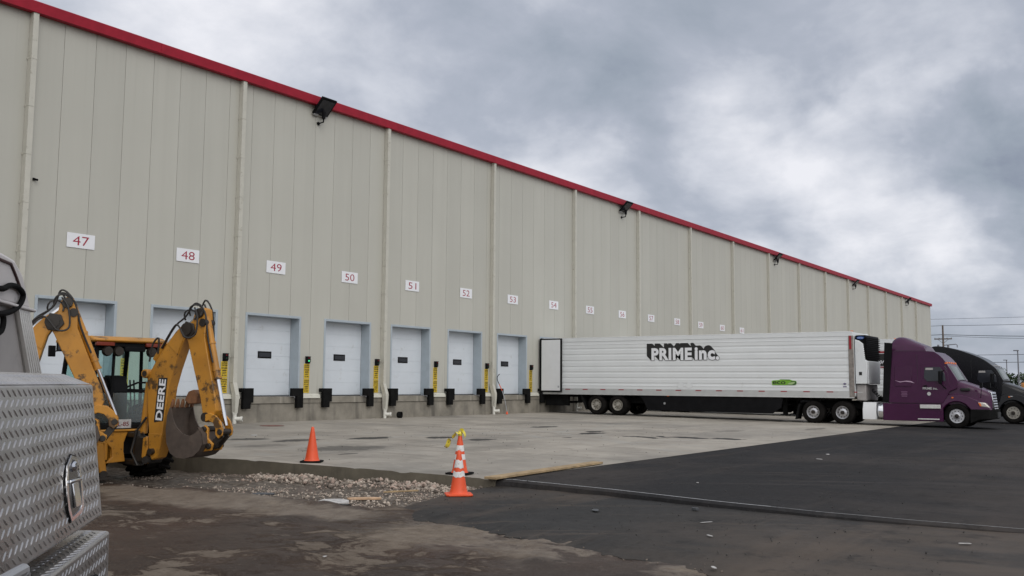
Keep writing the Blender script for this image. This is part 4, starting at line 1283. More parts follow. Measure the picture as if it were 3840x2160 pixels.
    for s in (0, 1):
        arch = [(wy + .58 * math.cos(a), .42 + .58 * math.sin(a)) for a in [math.pi * (0.06 + .90 * i / 12) for i in range(13)]]
        outer = bez([(wy + .66, .62), (wy + .60, 1.12), (wy + .28, 1.30), (wy - .20, 1.28), (wy - .70, 1.10), (wy - 1.12, .86), (wy - 1.28, .66)], 3)
        ins = [(wy - .66, .62)] + arch[::-1][0:0] + [(y, z) for y, z in reversed(arch)]
        pts = outer + [(wy - .62, .60)] + [(wy + .58 * math.cos(a), .42 + .58 * math.sin(a)) for a in [math.pi * (.92 - .86 * i / 12) for i in range(13)]]
        xa, xb = (.0, .52) if s == 0 else (W - .52, W)
        n = len(pts)
        # taper the wing inwards towards the front
        def tx(y, base): 
            k = max(0, (wy - .45) - y) * .30
            return base + k if s == 0 else base - k
        oa, ob = (xa, xb) if s == 0 else (xb, xa)
        vs = [(tx(y, oa) + (max(0, z - 1.0) * .28 if s == 0 else -max(0, z - 1.0) * .28), y, z) for y, z in pts] + [(ob, y, z) for y, z in pts]
        MB().add(vs, [tuple(range(n)), tuple(range(2 * n - 1, n - 1, -1))] + [(i, n + i, n + (i + 1) % n, (i + 1) % n) for i in range(n)]).obj('wing', bodymat, t, bevel=.04, seg=3)
        # headlight
        hx = lambda y: tx(y, oa) + (-.012 if s == 0 else .012)
        hp = [(wy - .79, 1.00), (wy - 1.06, .965), (wy - 1.225, .755), (wy - .88, .80)]
        mb = MB(); vs = [(hx(y), y, z) for y, z in hp] + [(hx(y) + (.3 if s == 0 else -.3), y, z) for y, z in hp]
        mb.add(vs, [(0, 1, 2, 3), (7, 6, 5, 4)] + [(i, 4 + i, 4 + (i + 1) % 4, (i + 1) % 4) for i in range(4)])
        hl = mb.obj('headlight', 'headlight', t, bevel=.04, seg=3)
        mb = MB(); hp2 = [(wy - .80, .97), (wy - .88, .96), (wy - .93, .83), (wy - .87, .83)]
        mb.add([(hx(y) + (-.006 if s == 0 else .006), y, z) for y, z in hp2], [(0, 1, 2, 3)]); mb.obj('indicator', 'orange_lamp', hl)
        mb = MB(); mb.box(oa - .012 if s == 0 else oa - .002, oa + .002 if s == 0 else oa + .012, wy + .18, wy + .10, 1.13, 1.19); mb.obj('side_repeater', 'orange_lamp', t, bevel=.005)
        # bonnet mirror on its stalk
        bx = .16 if s == 0 else W - .16
        mb = MB(); mb.tube([(bx + (.1 if s == 0 else -.1), wy - .88, 1.15), (bx, wy - .93, 1.45), (bx, wy - .93, 1.62)], .014, 6); mb.box(bx - .08, bx + .08, wy - .98, wy - .88, 1.56, 1.78)
        mb.obj('bonnet_mirror', 'black', t, bevel=.02)
    gy = -21.47 if kind == 'mid' else -22.10
    g = MB().add([(W / 2 - .56, gy - .02, 1.40), (W / 2 + .56, gy - .02, 1.40), (W / 2 + .48, gy - .12, .70), (W / 2 - .48, gy - .12, .70),
                  (W / 2 - .58, gy + .1, 1.44), (W / 2 + .58, gy + .1, 1.44), (W / 2 + .50, gy + .1, .68), (W / 2 - .50, gy + .1, .68)],
                 [(0, 1, 2, 3), (4, 7, 6, 5), (0, 4, 5, 1), (1, 5, 6, 2), (2, 6, 7, 3), (3, 7, 4, 0)]).obj('grille', 'chrome', t, bevel=.015)
    mb = MB()
    for i in range(6):
        for j in range(8):
            z = .74 + i * .105; xx = W / 2 - .46 + j * .117
            yy = gy - .12 + (z - .70) / .70 * .10
            mb.add([(xx, yy - .006, z), (xx + .085, yy - .006, z), (xx + .085, yy + .004, z + .07), (xx, yy + .004, z + .07)], [(0, 1, 2, 3)])
    mb.obj('grille_opening', 'ink', g)
    MB().add([], [])
    bp = [(.0, wy - .52), (.02, wy - .9), (.16, wy - 1.20), (.55, wy - 1.37), (W - .55, wy - 1.37), (W - .16, wy - 1.20), (W - .02, wy - .9), (W, wy - .52)]
    mb = MB()
    vs = [(x, y, .70) for x, y in bp] + [(x, y + .03, .30 if 0 < i < 7 else .12) for i, (x, y) in enumerate(bp)]
    n = len(bp)
    mb.add(vs, [(i, i + 1, n + i + 1, n + i) for i in range(n - 1)] + [tuple(range(n)), tuple(range(2 * n - 1, n - 1, -1)), (0, n, 2 * n - 1, n - 1)])
    mb.obj('bumper', 'softblack', t, bevel=.03)
    MB().box(W / 2 - .4, W / 2 + .4, wy - 1.42, wy - 1.36, .36, .58).obj('bumper_grille', 'ink', t)
    # chassis
    fy = -13.55
    mb = MB()
    for xx in (.78, W - .92): mb.box(xx, xx + .14, wy - .9, fy, .62, .86)
    for y in (-14.37, -15.65, wy): mb.tube([(.3, y, .47), (W - .3, y, .47)], .08, 8)
    mb.box(.85, W - .85, -15.5, -14.5, .86, .98)
    mb.box(.5, W - .5, -21.0 if kind == 'mid' else -21.9, -17.6, .45, .95)
    mb.obj('chassis', 'softblack', t)
    mb = MB(); mb.box(.7, W - .7, -17.6, -16.5, .93, .97); mb.obj('deck_plate', 'softblack', t)
    MB().prism([(.30, .98), (W - .30, .98), (W - .5, 1.07), (.5, 1.07)], 'y', -15.4, -14.6).obj('fifth_wheel', 'grease', t)
    for y in (-14.37, -15.65):
        for s in (1, -1):
            xx = .02 if s == 1 else W - .02
            w = add_wheel(t, xx, y, .455, .495, .60, .285, .11, 'rim', s); rim_details(w, .285, .11, 10, 'grease', -.015)
    for s in (1, -1):
        xx = .03 if s == 1 else W - .03
        w = add_wheel(t, xx, wy, .415, .50, .30, .295, .03, 'rim' if kind == 'mid' else 'dullrim', s); rim_details(w, .295, .03, 10, 'grease', -.05)
    for xx in (.05, W - .67):
        MB().prism([(-13.72, .80), (-13.80, .80), (-13.64, .12), (-13.56, .12)], 'x', xx, xx + .62).obj('mudflap', 'softblack', t)
    for s in (0, 1):
        xa, xb = (.0, .58) if s == 0 else (W - .58, W)
        oa = xa if s == 0 else xb
        if kind == 'mid':
            pts = [(.19, .80), (.19, .06), (.62, .06), (.92, .20), (.92, .58)]
            sgn = 1 if s == 0 else -1
            mb = MB().prism([(oa + sgn * (q - .06), z) for z, q in pts], 'y', -17.07, -16.52)
            mb.obj('battery_box', 'frost', t, bevel=.015)
            MB().lathe([(.30, -17.12), (.335, -17.16), (.335, -17.9), (.30, -17.95)], ((.37 if s == 0 else W - .37), 0, .54), 'y', 28).obj('fuel_tank', 'chrome', t, smooth=40)
        sy0 = -17.36 if kind == 'mid' else -17.6
        sy1 = -19.74 if kind == 'mid' else -20.76
        xs_ = (.004, .12) if s == 0 else (W - .12, W - .004)
        MB().prism([(sy0, .17), (sy0, .90), (sy1, .90), (sy1 - .01, .17)], 'x', *xs_).obj('side_skirt', bodymat, t, bevel=.012)
        st = [(-18.86, -19.66, .70, .86), (-18.76, -19.60, .235, .285)]
        if kind == 'mid':
            for y0, y1, z0, z1 in st:
                xq = (-.05, .03) if s == 0 else (W - .03, W + .05)
                MB().box(*xq, y0, y1, z0, z1).obj('step', 'alu', t, bevel=.012)
    for xx in ((.30, .75, W / 2, W - .75, W - .30)):
        mb = MB(); mb.box(xx - .085, xx + .085, wy0 + .06, wy0 + .22, wz0 + .10, wz0 + .18) if kind == 'mid' else mb.box(xx - .04, xx + .04, wy0 + .10, wy0 + .16, wz0 + .16, wz0 + .19)
        mb.obj('roof_marker', 'orange_lamp' if kind == 'mid' else 'headlight', t, bevel=.012)
    if kind == 'mid': MB().box(.045, .12, -19.86, -19.94, 2.54, 2.60).obj('roof_marker', 'orange_lamp', t, bevel=.012)
    return t
td1 = tractor('purple semi tractor with chrome grille hitched to the PRIME inc. trailer', 'purple', (43.55, 0, 0), 'mid')
lx = lambda z, o=.010: max(0, z - 1.55) * .055 - o
mb = MB()
text_into(mb, 'PRIME inc.', lambda a, b: (lx(b, .0145), -a, b), w=.58, h=.10, cx=19.28, cy=1.53, offset=.02); mb.obj('door_lettering', 'tapewh', td1, smooth=0)
mb = MB(); mb.add([(lx(b, .0145), -a, b) for a, b in ellipse_pts(19.23, 1.31, .075, .075)], [tuple(range(28))]); mb.obj('door_emblem', 'tapewh', td1, smooth=0)
mb = MB(); mb.add([(lx(b, .012), -a, b) for a, b in [(17.86, 1.86), (18.1, 1.81), (18.35, 1.85), (18.55, 1.83), (18.68, 1.74), (18.5, 1.785), (18.3, 1.81), (18.1, 1.775)]], [tuple(range(8))]); mb.obj('swoosh_decal', paint('lilac_vinyl', (.45, .30, .42), .4), td1, smooth=0)
mb = MB()
for i, tx in enumerate(('', '', '', '')):
    mb.box(lx(1.2, .0125), lx(1.2, .011), -18.12 - .02 * (i % 2), -18.38 + .015 * (i % 2), 1.36 - i * .06, 1.395 - i * .06)
mb.obj('fleet_decal', paint('mauve_vinyl', (.17, .07, .15), .5), td1, smooth=0)
mb = MB()
for k, xx in enumerate((.95, 1.1, 1.25)):
    pth = []
    for i in range(60):
        a = i / 59
        y = -16.75 - a * .85; z = 1.45 - .35 * math.sin(math.pi * a) + .02 * k
        pth.append((xx - .25 + .045 * math.cos(i * 1.15), y, z + .045 * math.sin(i * 1.15)))
    mb.tube(pth, .012, 5)
mb.obj('air_hose', 'rubber', td1)
td2 = tractor('black semi tractor with a tall sloping sleeper roof beyond the purple one', 'blacktruck', (51.42, 0, 0), 'tall')
MB().box(-.012, .004, -21.22, -21.36, 1.16, 1.20).obj('wing_reflector', 'tapewh', td2)

# ================================================================== backhoes
def rot_pts(pts, c, deg, d=(0, 0)):
    a = R(deg); ca, sa = math.cos(a), math.sin(a)
    return [(c[0] + (u - c[0]) * ca - (v - c[1]) * sa + d[0], c[1] + (u - c[0]) * sa + (v - c[1]) * ca + d[1]) for u, v in pts]

def backhoe(label, loc, heading, boom_bearing, boom_rot=0.0, dip_rot=0.0, first=True):
    t = thing('backhoe_loader', label, 'backhoe', loc, -R(heading), 'yellow backhoe loaders')
    Y, G, B = 'yellow', 'grease', 'softblack'
    # --- rear and front wheels
    for sx in (-1, 1):
        w = bpy.data.objects.new('wheel', None); C.objects.link(w); w.parent = t; w.location = (sx * .84, 0, .67)
        if sx > 0: w.rotation_euler = (0, 0, math.pi)
        mb = MB().lathe([(.34, -.02), (.40, -.06), (.55, -.05), (.615, .02), (.63, .06), (.63, .42), (.615, .46), (.55, .53), (.40, .54), (.34, .5)], (-.48, 0, 0), 'x', 40, False)
        for k in range(22):
            a = 2 * math.pi * k / 22
            for side in (0, 1):
                lug = MB()
                a2 = a + (math.pi / 22 if side else 0)
                x0, x1 = (-.03, .27) if not side else (.51, .21)
                pts = []
                for xx, da in ((x0, 0), (x1, .16)):
                    for rr in (.60, .675):
                        for dd in (-.045, .045):
                            ang = a2 + da + dd
                            pts.append((xx - .48, math.cos(ang) * rr, math.sin(ang) * rr))
                mb.add(pts, [(0, 1, 3, 2), (4, 6, 7, 5), (0, 4, 5, 1), (2, 3, 7, 6), (0, 2, 6, 4), (1, 5, 7, 3)])
        mb.xform(Matrix.Translation((.24, 0, 0)))
        mb.obj('tyre', 'tyre', w, smooth=35)
        MB().lathe([(.345, -.27), (.33, -.25), (.30, -.12), (.14, -.10), (.13, -.16), (0, -.17)], (0, 0, 0), 'x', 28, False).obj('rim', Y, w)
    for sx in (-1, 1):
        w = bpy.data.objects.new('wheel', None); C.objects.link(w); w.parent = t; w.location = (sx * .78, 2.12, .43)
        MB().lathe([(.22, -.14), (.36, -.15), (.42, -.11), (.43, -.05), (.43, .05), (.42, .11), (.36, .15), (.22, .14)], (0, 0, 0), 'x', 28, False).obj('tyre', 'tyre', w)
        MB().lathe([(.23, -.10), (.1, -.08), (.1, .08), (.23, .10)], (0, 0, 0), 'x', 20, True).obj('rim', Y, w)
    # --- chassis, bonnet, loader
    mb = MB(); mb.box(-.30, .30, -.70, 2.7, .52, .92); mb.tube([(-.8, 0, .67), (.8, 0, .67)], .14, 10); mb.tube([(-.75, 2.12, .43), (.75, 2.12, .43)], .10, 8)
    mb.obj('chassis', B, t)
    MB().prism([(1.0, .95), (1.0, 1.55), (2.55, 1.42), (2.75, 1.3), (2.75, .75), (1.0, .85)], 'x', -.42, .42).obj('bonnet', Y, t, bevel=.06)
    for sx in (-1, 1):
        mb = MB().prism([(.75, 1.35), (.95, 1.55), (2.3, 1.25), (3.35, .55), (3.30, .30), (3.15, .35), (2.2, 1.0)], 'x', sx * .58 - .06, sx * .58 + .06)
        mb.obj('loader_arm', Y, t, bevel=.015)
        mb = MB()      # rear mudguard over the wheel
        pts = [(.80 * math.cos(a), .67 + .80 * math.sin(a)) for a in [R(20 + 7 * i) for i in range(12)]]
        ins = [(.75 * math.cos(a), .67 + .75 * math.sin(a)) for a in [R(97 - 7 * i) for i in range(12)]]
        mb.prism(pts + ins, 'x', sx * .62, sx * .98); mb.obj('mudguard', B, t)
    MB().prism([(3.2, .25), (3.35, .95), (3.45, .95), (3.5, .5), (3.8, .18), (4.25, .10), (4.25, .06), (3.5, .08)], 'x', -1.10, 1.10).obj('loader_bucket', 'bucket', t, bevel=.01)
    # --- rear frame: yellow plate with curved cut-outs, licence plate
    mb = MB()
    mb.prism([(-.58, .98), (-.08, .98), (-.11, .90), (-.16, .76), (-.16, .60), (-.12, .40), (-.50, .38), (-.38, .50), (-.40, .66), (-.54, .80)], 'y', -.98, -.90)
    mb.box(-.66, .20, -1.02, -.70, .97, 1.01); mb.box(-.40, -.18, -.95, -.60, .42, .96)
    mb.obj('rear_frame', Y, t, bevel=.015)
    MB().box(-.62, .62, -.90, -.60, 1.02, 1.10).obj('rear_ledge', B, t, bevel=.01)
    pl = MB().box(-.155, .155, -1.04, -1.025, 1.035, 1.20).obj('number_plate', 'paper', t, bevel=.004)
    pl.location = (-.22, 0, 0)
    mb = MB(); text_into(mb, 'L-85', lambda a, b: (a, -1.043, b), w=.21, h=.085, cy=1.115, offset=.01); mb.obj('lettering', 'redlens', pl, smooth=0)
    # --- stabilisers folded up beside the frame
    MB().tube([(0, -1.25, .34), (0, -1.25, .98)], .10, 14).obj('swing_post', G, t)
    for za, zb in ((.34, .44), (.86, .96)): MB().box(-.10, .10, -1.28, -.6, za, zb).obj('swing_frame', G, t, bevel=.02)
    for sx in (-1,):
        mb = MB().prism([(sx * .60, .95), (sx * .78, .92), (sx * .74, .62), (sx * .62, .20), (sx * .48, .20), (sx * .55, .60)], 'y', -1.02, -.84)
        q = mb.obj('stabiliser', Y, t, bevel=.02)
        mb = MB(); mb.tube([(sx * .56, -1.05, .18), (sx * .56, -.80, .18)], .075, 12); mb.box(sx * .56 - .17, sx * .56 + .17, -1.10, -.76, .09, .14); mb.obj('foot', G, q)
        MB().tube([(sx * .50, -.93, .90), (sx * .50, -.93, .45)], .045, 10).obj('cylinder', Y, q)
    MB().prism([(.66, 1.02), (.72, 1.02), (.70, .70), (.66, .70)], 'y', -.90, -.84).obj('stabiliser', G, t, bevel=.01)
    # --- cab
    cab = bpy.data.objects.new('cab', None); C.objects.link(cab); cab.parent = t
    mb = MB()
    for sx in (-1, 1):
        for (y0, z0, y1, z1, r) in ((-.58, 1.05, -.66, 2.62, .045), (.05, .95, .02, 2.62, .035), (.85, 1.30, .62, 2.62, .045)):
            mb.box(0, 0, 0, 0, 0, 0) if False else mb.tube([(sx * .66, y0, z0), (sx * .62, y1, z1)], r, 6)
        mb.tube([(sx * .66, -.58, 1.05), (sx * .66, .85, 1.05)], .045, 6)
    mb.tube([(-.66, -.60, 1.55), (-.28, -.60, 1.55)], .02, 6) if False else None
    mb.tube([(-.62, -.66, 2.60), (.62, -.66, 2.60)], .05, 6); mb.tube([(-.62, .62, 2.60), (.62, .62, 2.60)], .05, 6)
    mb.tube([(-.66, -.58, 1.10), (.66, -.58, 1.10)], .04, 6)
    mb.tube([(-.64, -.61, 1.72), (.64, -.61, 1.72)], .018, 6)
    mb.tube([(-.28, -.60, 1.10), (-.28, -.66, 2.60)], .03, 6)
    mb.obj('frame', 'black', cab)
    MB().prism([(-.78, 2.67), (-.82, 2.72), (-.60, 2.79), (.60, 2.81), (.92, 2.75), (.95, 2.68)], 'x', -.75, .75).obj('roof', Y, cab, bevel=.03)
    mb = MB().box(-.60, .60, -.74, .70, 2.58, 2.66); mb.obj('roof_lining', 'black', cab, bevel=.02)
    for a, b in ((-.70, -.34), (.30, .70)): MB().box(a, b, -.80, -.72, 2.60, 2.67).obj('rear_lamp', M['lampstrip'], cab, bevel=.01)
    for xx in (-.46, -.24, .44):
        MB().lathe([(.085, 0), (.10, .05), (.10, .09), (0, .10)], (xx, -.80, 2.50), 'y', 14).obj('work_lamp', 'grease', cab)
    MB().box(-.12, .30, -.78, -.70, 2.50, 2.60).obj('lamp_bar', 'black', cab, bevel=.02)
    MB().add([(-.60, -.605, 1.12), (.60, -.605, 1.12), (.60, -.615, 1.70), (-.60, -.615, 1.70)], [(0, 1, 2, 3)]).obj('lower_rear_glass', m_glass('lower_tinted_glass', (.62, .85, .83), .25, .30) if first else bpy.data.materials['lower_tinted_glass'], cab)
    for sx in (-1, 1):
        MB().add([(sx * .655, -.56, 1.1), (sx * .655, .82, 1.1), (sx * .625, .62, 2.56), (sx * .625, -.64, 2.56)], [(0, 1, 2, 3)]).obj('side_glass', 'cabglass', cab)
    MB().add([(-.60, .86, 1.3), (.60, .86, 1.3), (.58, .64, 2.56), (-.58, .64, 2.56)], [(0, 1, 2, 3)]).obj('front_glass', 'cabglass', cab)
    MB().box(-.62, .62, -.55, .85, 1.0, 1.06).obj('floor', 'black', cab)
    mb = MB(); mb.box(-.27, .25, .10, .55, 1.10, 1.42); mb.prism([(.42, 1.4), (.60, 1.42), (.50, 2.02), (.38, 2.0)], 'x', -.25, .23); mb.obj('seat', 'softblack', cab, bevel=.06)
    mb = MB(); mb.prism([(-.30, 1.10), (-.52, 1.10), (-.50, 1.85), (-.40, 2.02), (-.22, 2.04), (-.14, 1.8), (-.2, 1.1)], 'x', -.24, .10)
    mb.prism([(-.40, 1.72), (-.42, 1.86), (-.30, 1.98), (-.2, 1.98), (-.2, 1.72)], 'x', -.44, -.24)
    for xx in (-.34, .18, .26): mb.tube([(xx, -.35, 1.12), (xx + .05, -.40, 1.5), (xx + .03, -.36, 1.95)], .018, 6)
    mb.tube([(.10, -.42, 1.80), (.32, -.48, 1.90), (.60, -.5, 1.90)], .022, 6); mb.tube([(.10, -.42, 1.76), (.60, -.55, 1.73)], .028, 6)
    mb.obj('control_console', 'black', cab, bevel=.03)
    mb = MB(); mb.tube([(.06, -.44, 1.6), (.16, -.52, 1.45), (.12, -.50, 1.2), (.2, -.45, 1.1)], .02, 6); mb.tube([(.2, -.45, 1.5), (.24, -.5, 1.2)], .014, 6); mb.obj('cable', 'hose', cab)
    mb = MB(); mb.box(-.98, -.86, .62, .70, 2.40, 2.62); mb.tube([(-.9, .64, 2.5), (-.62, .60, 2.56)], .015, 6); mb.obj('mirror', 'black', cab, bevel=.01)
    mb = MB(); mb.tube([(-.70, .35, 1.3), (-.92, .40, 1.32), (-.95, .42, 1.75), (-.72, .45, 1.78)], .016, 6); mb.obj('grab_rail', 'black', cab)

    # --- backhoe: everything in the boom plane (u outwards, w across, v up)
    piv = (0, -1.25, 0)
    rz = R(90 - boom_bearing) + R(heading)
    F, J = (.46, .62), (1.15, 2.90)
    dsh = (rot_pts([J], F, boom_rot)[0][0] - J[0], rot_pts([J], F, boom_rot)[0][1] - J[1])
    bm_ = lambda pts: rot_pts(pts, F, boom_rot)
    dp_ = lambda pts: rot_pts(pts, J, dip_rot, dsh)
    def part(name, mb, m, parent=t, **k):
        if parent is t:
            o = mb.obj(name, m, t, **k); o.location = piv; o.rotation_euler = (0, 0, rz)
        else:
            o = mb.obj(name, m, parent, **k)
        return o
    def plate(pts, w0, w1): return MB().prism([(u, v) for u, v in pts], 'y', w0, w1)
    # swing casting
    mb = MB().prism([(.0, .40), (.36, .42), (.52, .50), (.50, .60), (.36, .66), (.26, .88), (.0, .90)], 'y', -.12, .12)
    part('swing_casting', mb, G, bevel=.02)
    MB()
    mb = MB().prism([(.24, .86), (.33, .90), (.36, .70), (.30, .52), (.38, .40), (.30, .38), (.22, .52)], 'y', -.16, -.125)
    part('swing_link', mb, Y, bevel=.008)
    mb = MB(); mb.tube([(.1, -.12, .35), (-.05, -.14, .6), (.05, -.12, 1.0), (.25, -.1, 1.25)], .022, 6); mb.tube([(.1, .1, .4), (-.06, .1, .7), (.1, .05, 1.1), (.3, .05, 1.3)], .022, 6)
    mb.tube([(.34, -.20, .46), (.34, .20, .46)], .07, 12)
    part('swing_hose', mb, 'hose')
    boomL = [(.46, .46), (.37, .56), (.34, .98), (.28, 1.5), (.245, 2.0), (.42, 2.28), (.67, 2.61), (.88, 2.86), (1.09, 3.03), (1.20, 2.98), (1.20, 2.84), (1.06, 2.66), (.96, 2.40), (.86, 2.13), (.765, 1.81), (.705, 1.37), (.66, .96), (.63, .72), (.56, .50)]
    boom = part('boom', plate(bm_(boomL), -.125, .125), Y, bevel=.012)
    for w0, w1 in ((-.137, -.126), (.126, .137)):      # weld reinforcement plates of the two cheeks
        mb = MB(); mb.prism(bm_([(.34, .95), (.66, .95), (.655, .92), (.63, .70), (.56, .52), (.45, .47), (.38, .58)]), 'y', w0, w1)
        part('cheek_plate', mb, Y, boom, bevel=.004, seg=1)
        part('cheek_plate', MB().prism(bm_([(.72, 2.62), (.90, 2.86), (1.08, 2.98), (1.16, 2.90), (1.04, 2.66), (.95, 2.42)]), 'y', w0, w1), Y, boom, bevel=.004, seg=1)
    mb = MB()
    P0 = bm_([(.235, 2.07)])[0]
    mb.tube([(P0[0], -.19, P0[1]), (P0[0], .19, P0[1])], .085, 16)
    part('pin_boss', mb, Y, boom, bevel=.01)
    part('pin', MB().tube([(P0[0], -.196, P0[1]), (P0[0], .196, P0[1])], .055, 12), G, boom)
    P1 = bm_([F])[0]; part('pin', MB().tube([(P1[0], -.22, P1[1]), (P1[0], .22, P1[1])], .06, 12), G, boom)
    # lettering plate on the boom's near cheek, reading upwards
    lp = bm_([(.455, 1.16), (.672, 1.19), (.735, 1.995), (.520, 1.995)])
    mb = MB()
    mb.add([(u, -.1275, v) for u, v in lp], [(0, 1, 2, 3)])
    dec = part('lettering_plate', mb, 'ink', boom)
    ux = Vector((lp[3][0] - lp[0][0], lp[3][1] - lp[0][1])); ul = ux.length; ux.normalize()
    uy = Vector((-ux.y, ux.x))
    ctr = Vector((sum(p[0] for p in lp) / 4, sum(p[1] for p in lp) / 4))
    mb = MB(); text_into(mb, 'DEERE', lambda a, b: ((ctr + ux * a + uy * b).x, -.130, (ctr + ux * a + uy * b).y), w=ul * .92, h=.155, offset=.030, spacing=1.02)
    part('lettering', mb, 'white', dec, smooth=0)
    # boom-lift cylinder and hoses running up the top of the boom
    q = bm_([(.10, .95), (.20, 1.9)]); mb = MB(); mb.tube([(q[0][0], 0, q[0][1]), (q[1][0], 0, q[1][1])], .07, 12); part('lift_cylinder', mb, Y)
    # dipper cylinder lies along the boom's back
    a0, a1, a2 = bm_([(.34, 2.33)])[0], bm_([(.80, 2.93)])[0], dp_([(1.40, 3.20)])[0]
    mb = MB(); mb.tube([(a0[0], 0, a0[1]), (a0[0] * .45 + a1[0] * .55, 0, a0[1] * .45 + a1[1] * .55)], .075, 12); dc = part('dipper_cylinder', mb, Y)
    mb = MB(); mb.tube([(a0[0] * .5 + a1[0] * .5, 0, a0[1] * .5 + a1[1] * .5), (a2[0], 0, a2[1])], .035, 10); part('rod', mb, 'chrome', dc)
    # dipper
    dip = [(1.16, 2.66), (1.08, 2.86), (1.13, 2.99), (1.25, 3.06), (1.31, 3.24), (1.42, 3.31), (1.52, 3.27), (1.56, 3.0), (1.54, 2.75), (1.66, 2.27), (1.83, 1.64), (1.86, 1.40), (1.76, 1.22), (1.63, 1.18), (1.575, 1.28), (1.50, 1.62), (1.34, 2.10)]
    dipper = part('dipper', plate(dp_(dip), -.11, .11), Y, bevel=.012)
    for c, r, w in (((1.15, 2.90), .12, .17), ((1.42, 3.20), .09, .15), ((1.64, 1.28), .085, .15), ((1.50, 3.02), .075, .14)):
        p = dp_([c])[0]; part('pin', MB().tube([(p[0], -w, p[1]), (p[0], w, p[1])], r, 14), G, dipper)
    for w0, w1 in ((-.150, -.112), (.112, .150)): part('knuckle', MB().prism(dp_([(1.02, 2.90), (1.12, 3.05), (1.30, 3.0), (1.34, 2.84), (1.22, 2.72), (1.06, 2.76)]), 'y', w0, w1), G, dipper, bevel=.01)
    # bucket cylinder on the outside of the dipper, chrome rod below
    c0, c1, c2 = dp_([(1.50, 3.12), (1.80, 1.98), (2.02, 1.13)])
    mb = MB(); mb.tube([(c0[0], 0, c0[1]), (c1[0], 0, c1[1])], .062, 14)
    for k in (.42, .86, .99): mb.tube([(c0[0] + (c1[0] - c0[0]) * (k - .015), 0, c0[1] + (c1[1] - c0[1]) * (k - .015)), (c0[0] + (c1[0] - c0[0]) * (k + .015), 0, c0[1] + (c1[1] - c0[1]) * (k + .015))], .075, 14)
    bc = part('bucket_cylinder', mb, Y)
    mb = MB(); mb.tube([(c1[0], 0, c1[1]), (c2[0], 0, c2[1])], .033, 12); part('rod', mb, 'chrome', bc)
    # linkage: paired bell cranks and the short guide links
    for w0, w1 in ((-.155, -.115), (.115, .155)):
        mb = MB(); mb.prism(dp_([(1.66, 1.33), (1.76, 1.36), (1.90, 1.31), (2.00, 1.22), (2.06, 1.08), (2.05, .96), (1.97, .90), (1.90, .97), (1.90, 1.08), (1.84, 1.18), (1.74, 1.22), (1.66, 1.20)]), 'y', w0, w1)
        part('bell_crank', mb, Y, bevel=.008)
    mb = MB()
    for w0, w1 in ((-.10, -.06), (.06, .10)):
        mb.prism(dp_([(1.98, 1.03), (2.04, .93), (1.82, .70), (1.72, .72), (1.74, .80)]), 'y', w0, w1)
    for c, w in (((2.0, 1.02), .17), ((1.78, .76), .2), ((1.66, 1.06), .2)):
        p = dp_([c])[0]; mb.tube([(p[0], -w, p[1]), (p[0], w, p[1])], .055, 12)
    part('guide_link', mb, G, bevel=.008)
    # bucket: curved shell with cheeks, lip teeth up
    arc = [(.98, 1.46), (.92, 1.30), (.90, 1.05), (.93, .80), (1.02, .62), (1.16, .54), (1.36, .53), (1.55, .58), (1.68, .68), (1.75, .80), (1.72, .98), (1.63, 1.10)]
    arc = dp_(arc)
    inn = []
    cxy = (sum(p[0] for p in arc) / len(arc), sum(p[1] for p in arc) / len(arc))
    for u, v in arc:
        d = Vector((cxy[0] - u, cxy[1] - v)).normalized() * .025
        inn.append((u + d.x, v + d.y))
    HWB = .31
    mb = MB()
    n = len(arc)
    vs = [(u, -HWB, v) for u, v in arc] + [(u, HWB, v) for u, v in arc] + [(u, -HWB, v) for u, v in inn] + [(u, HWB, v) for u, v in inn]
    mb.add(vs, [(i, i + 1, n + i + 1, n + i) for i in range(n - 1)] + [(2 * n + i, 3 * n + i, 3 * n + i + 1, 2 * n + i + 1) for i in range(n - 1)] + [(0, n, 3 * n, 2 * n), (n - 1, 3 * n - 1, 4 * n - 1, 2 * n - 1)])
    lipc = bez(dp_([(1.0, 1.44), (1.06, 1.24), (1.16, 1.08), (1.30, .98), (1.48, .95), (1.66, 1.06)]), 3)
    for w0, w1 in ((-HWB, -HWB + .022), (HWB - .022, HWB)):
        mb.prism(arc[:-1] + lipc[::-1], 'y', w0, w1)
    bk = part('bucket', mb, 'bucket', smooth=35)
    for k in range(5):
        w = -HWB + .045 + k * .1325
        tt = dp_([(.955, 1.42), (1.015, 1.45), (1.03, 1.53), (1.012, 1.61), (.985, 1.53)])
        part('tooth', MB().prism(tt, 'y', w - .032, w + .032), 'rust', bk, bevel=.008)
    for w0, w1 in ((-.16, -.11), (.11, .16)):
        mb = MB(); mb.prism(dp_([(1.45, .56), (1.42, .80), (1.52, .96), (1.66, 1.14), (1.74, 1.08), (1.74, .90), (1.86, .80), (1.82, .68), (1.66, .66)]), 'y', w0, w1)
        part('bucket_ear', mb, Y, bk, bevel=.01)
    part('thumb', MB().prism(dp_([(1.02, 1.58), (1.12, 1.50), (1.30, 1.52), (1.33, 1.70), (1.22, 1.78), (1.10, 1.74)]), 'y', .02, .26), 'rust', bevel=.02) if first else None
    # hoses looping over the knuckle
    mb = MB()
    def hose(pts, w):
        p = bez([(u, w + dw, v) for (u, v), dw in pts], 6); mb.tube(p, .017, 7)
    K = dp_([(1.15, 2.90)])[0]
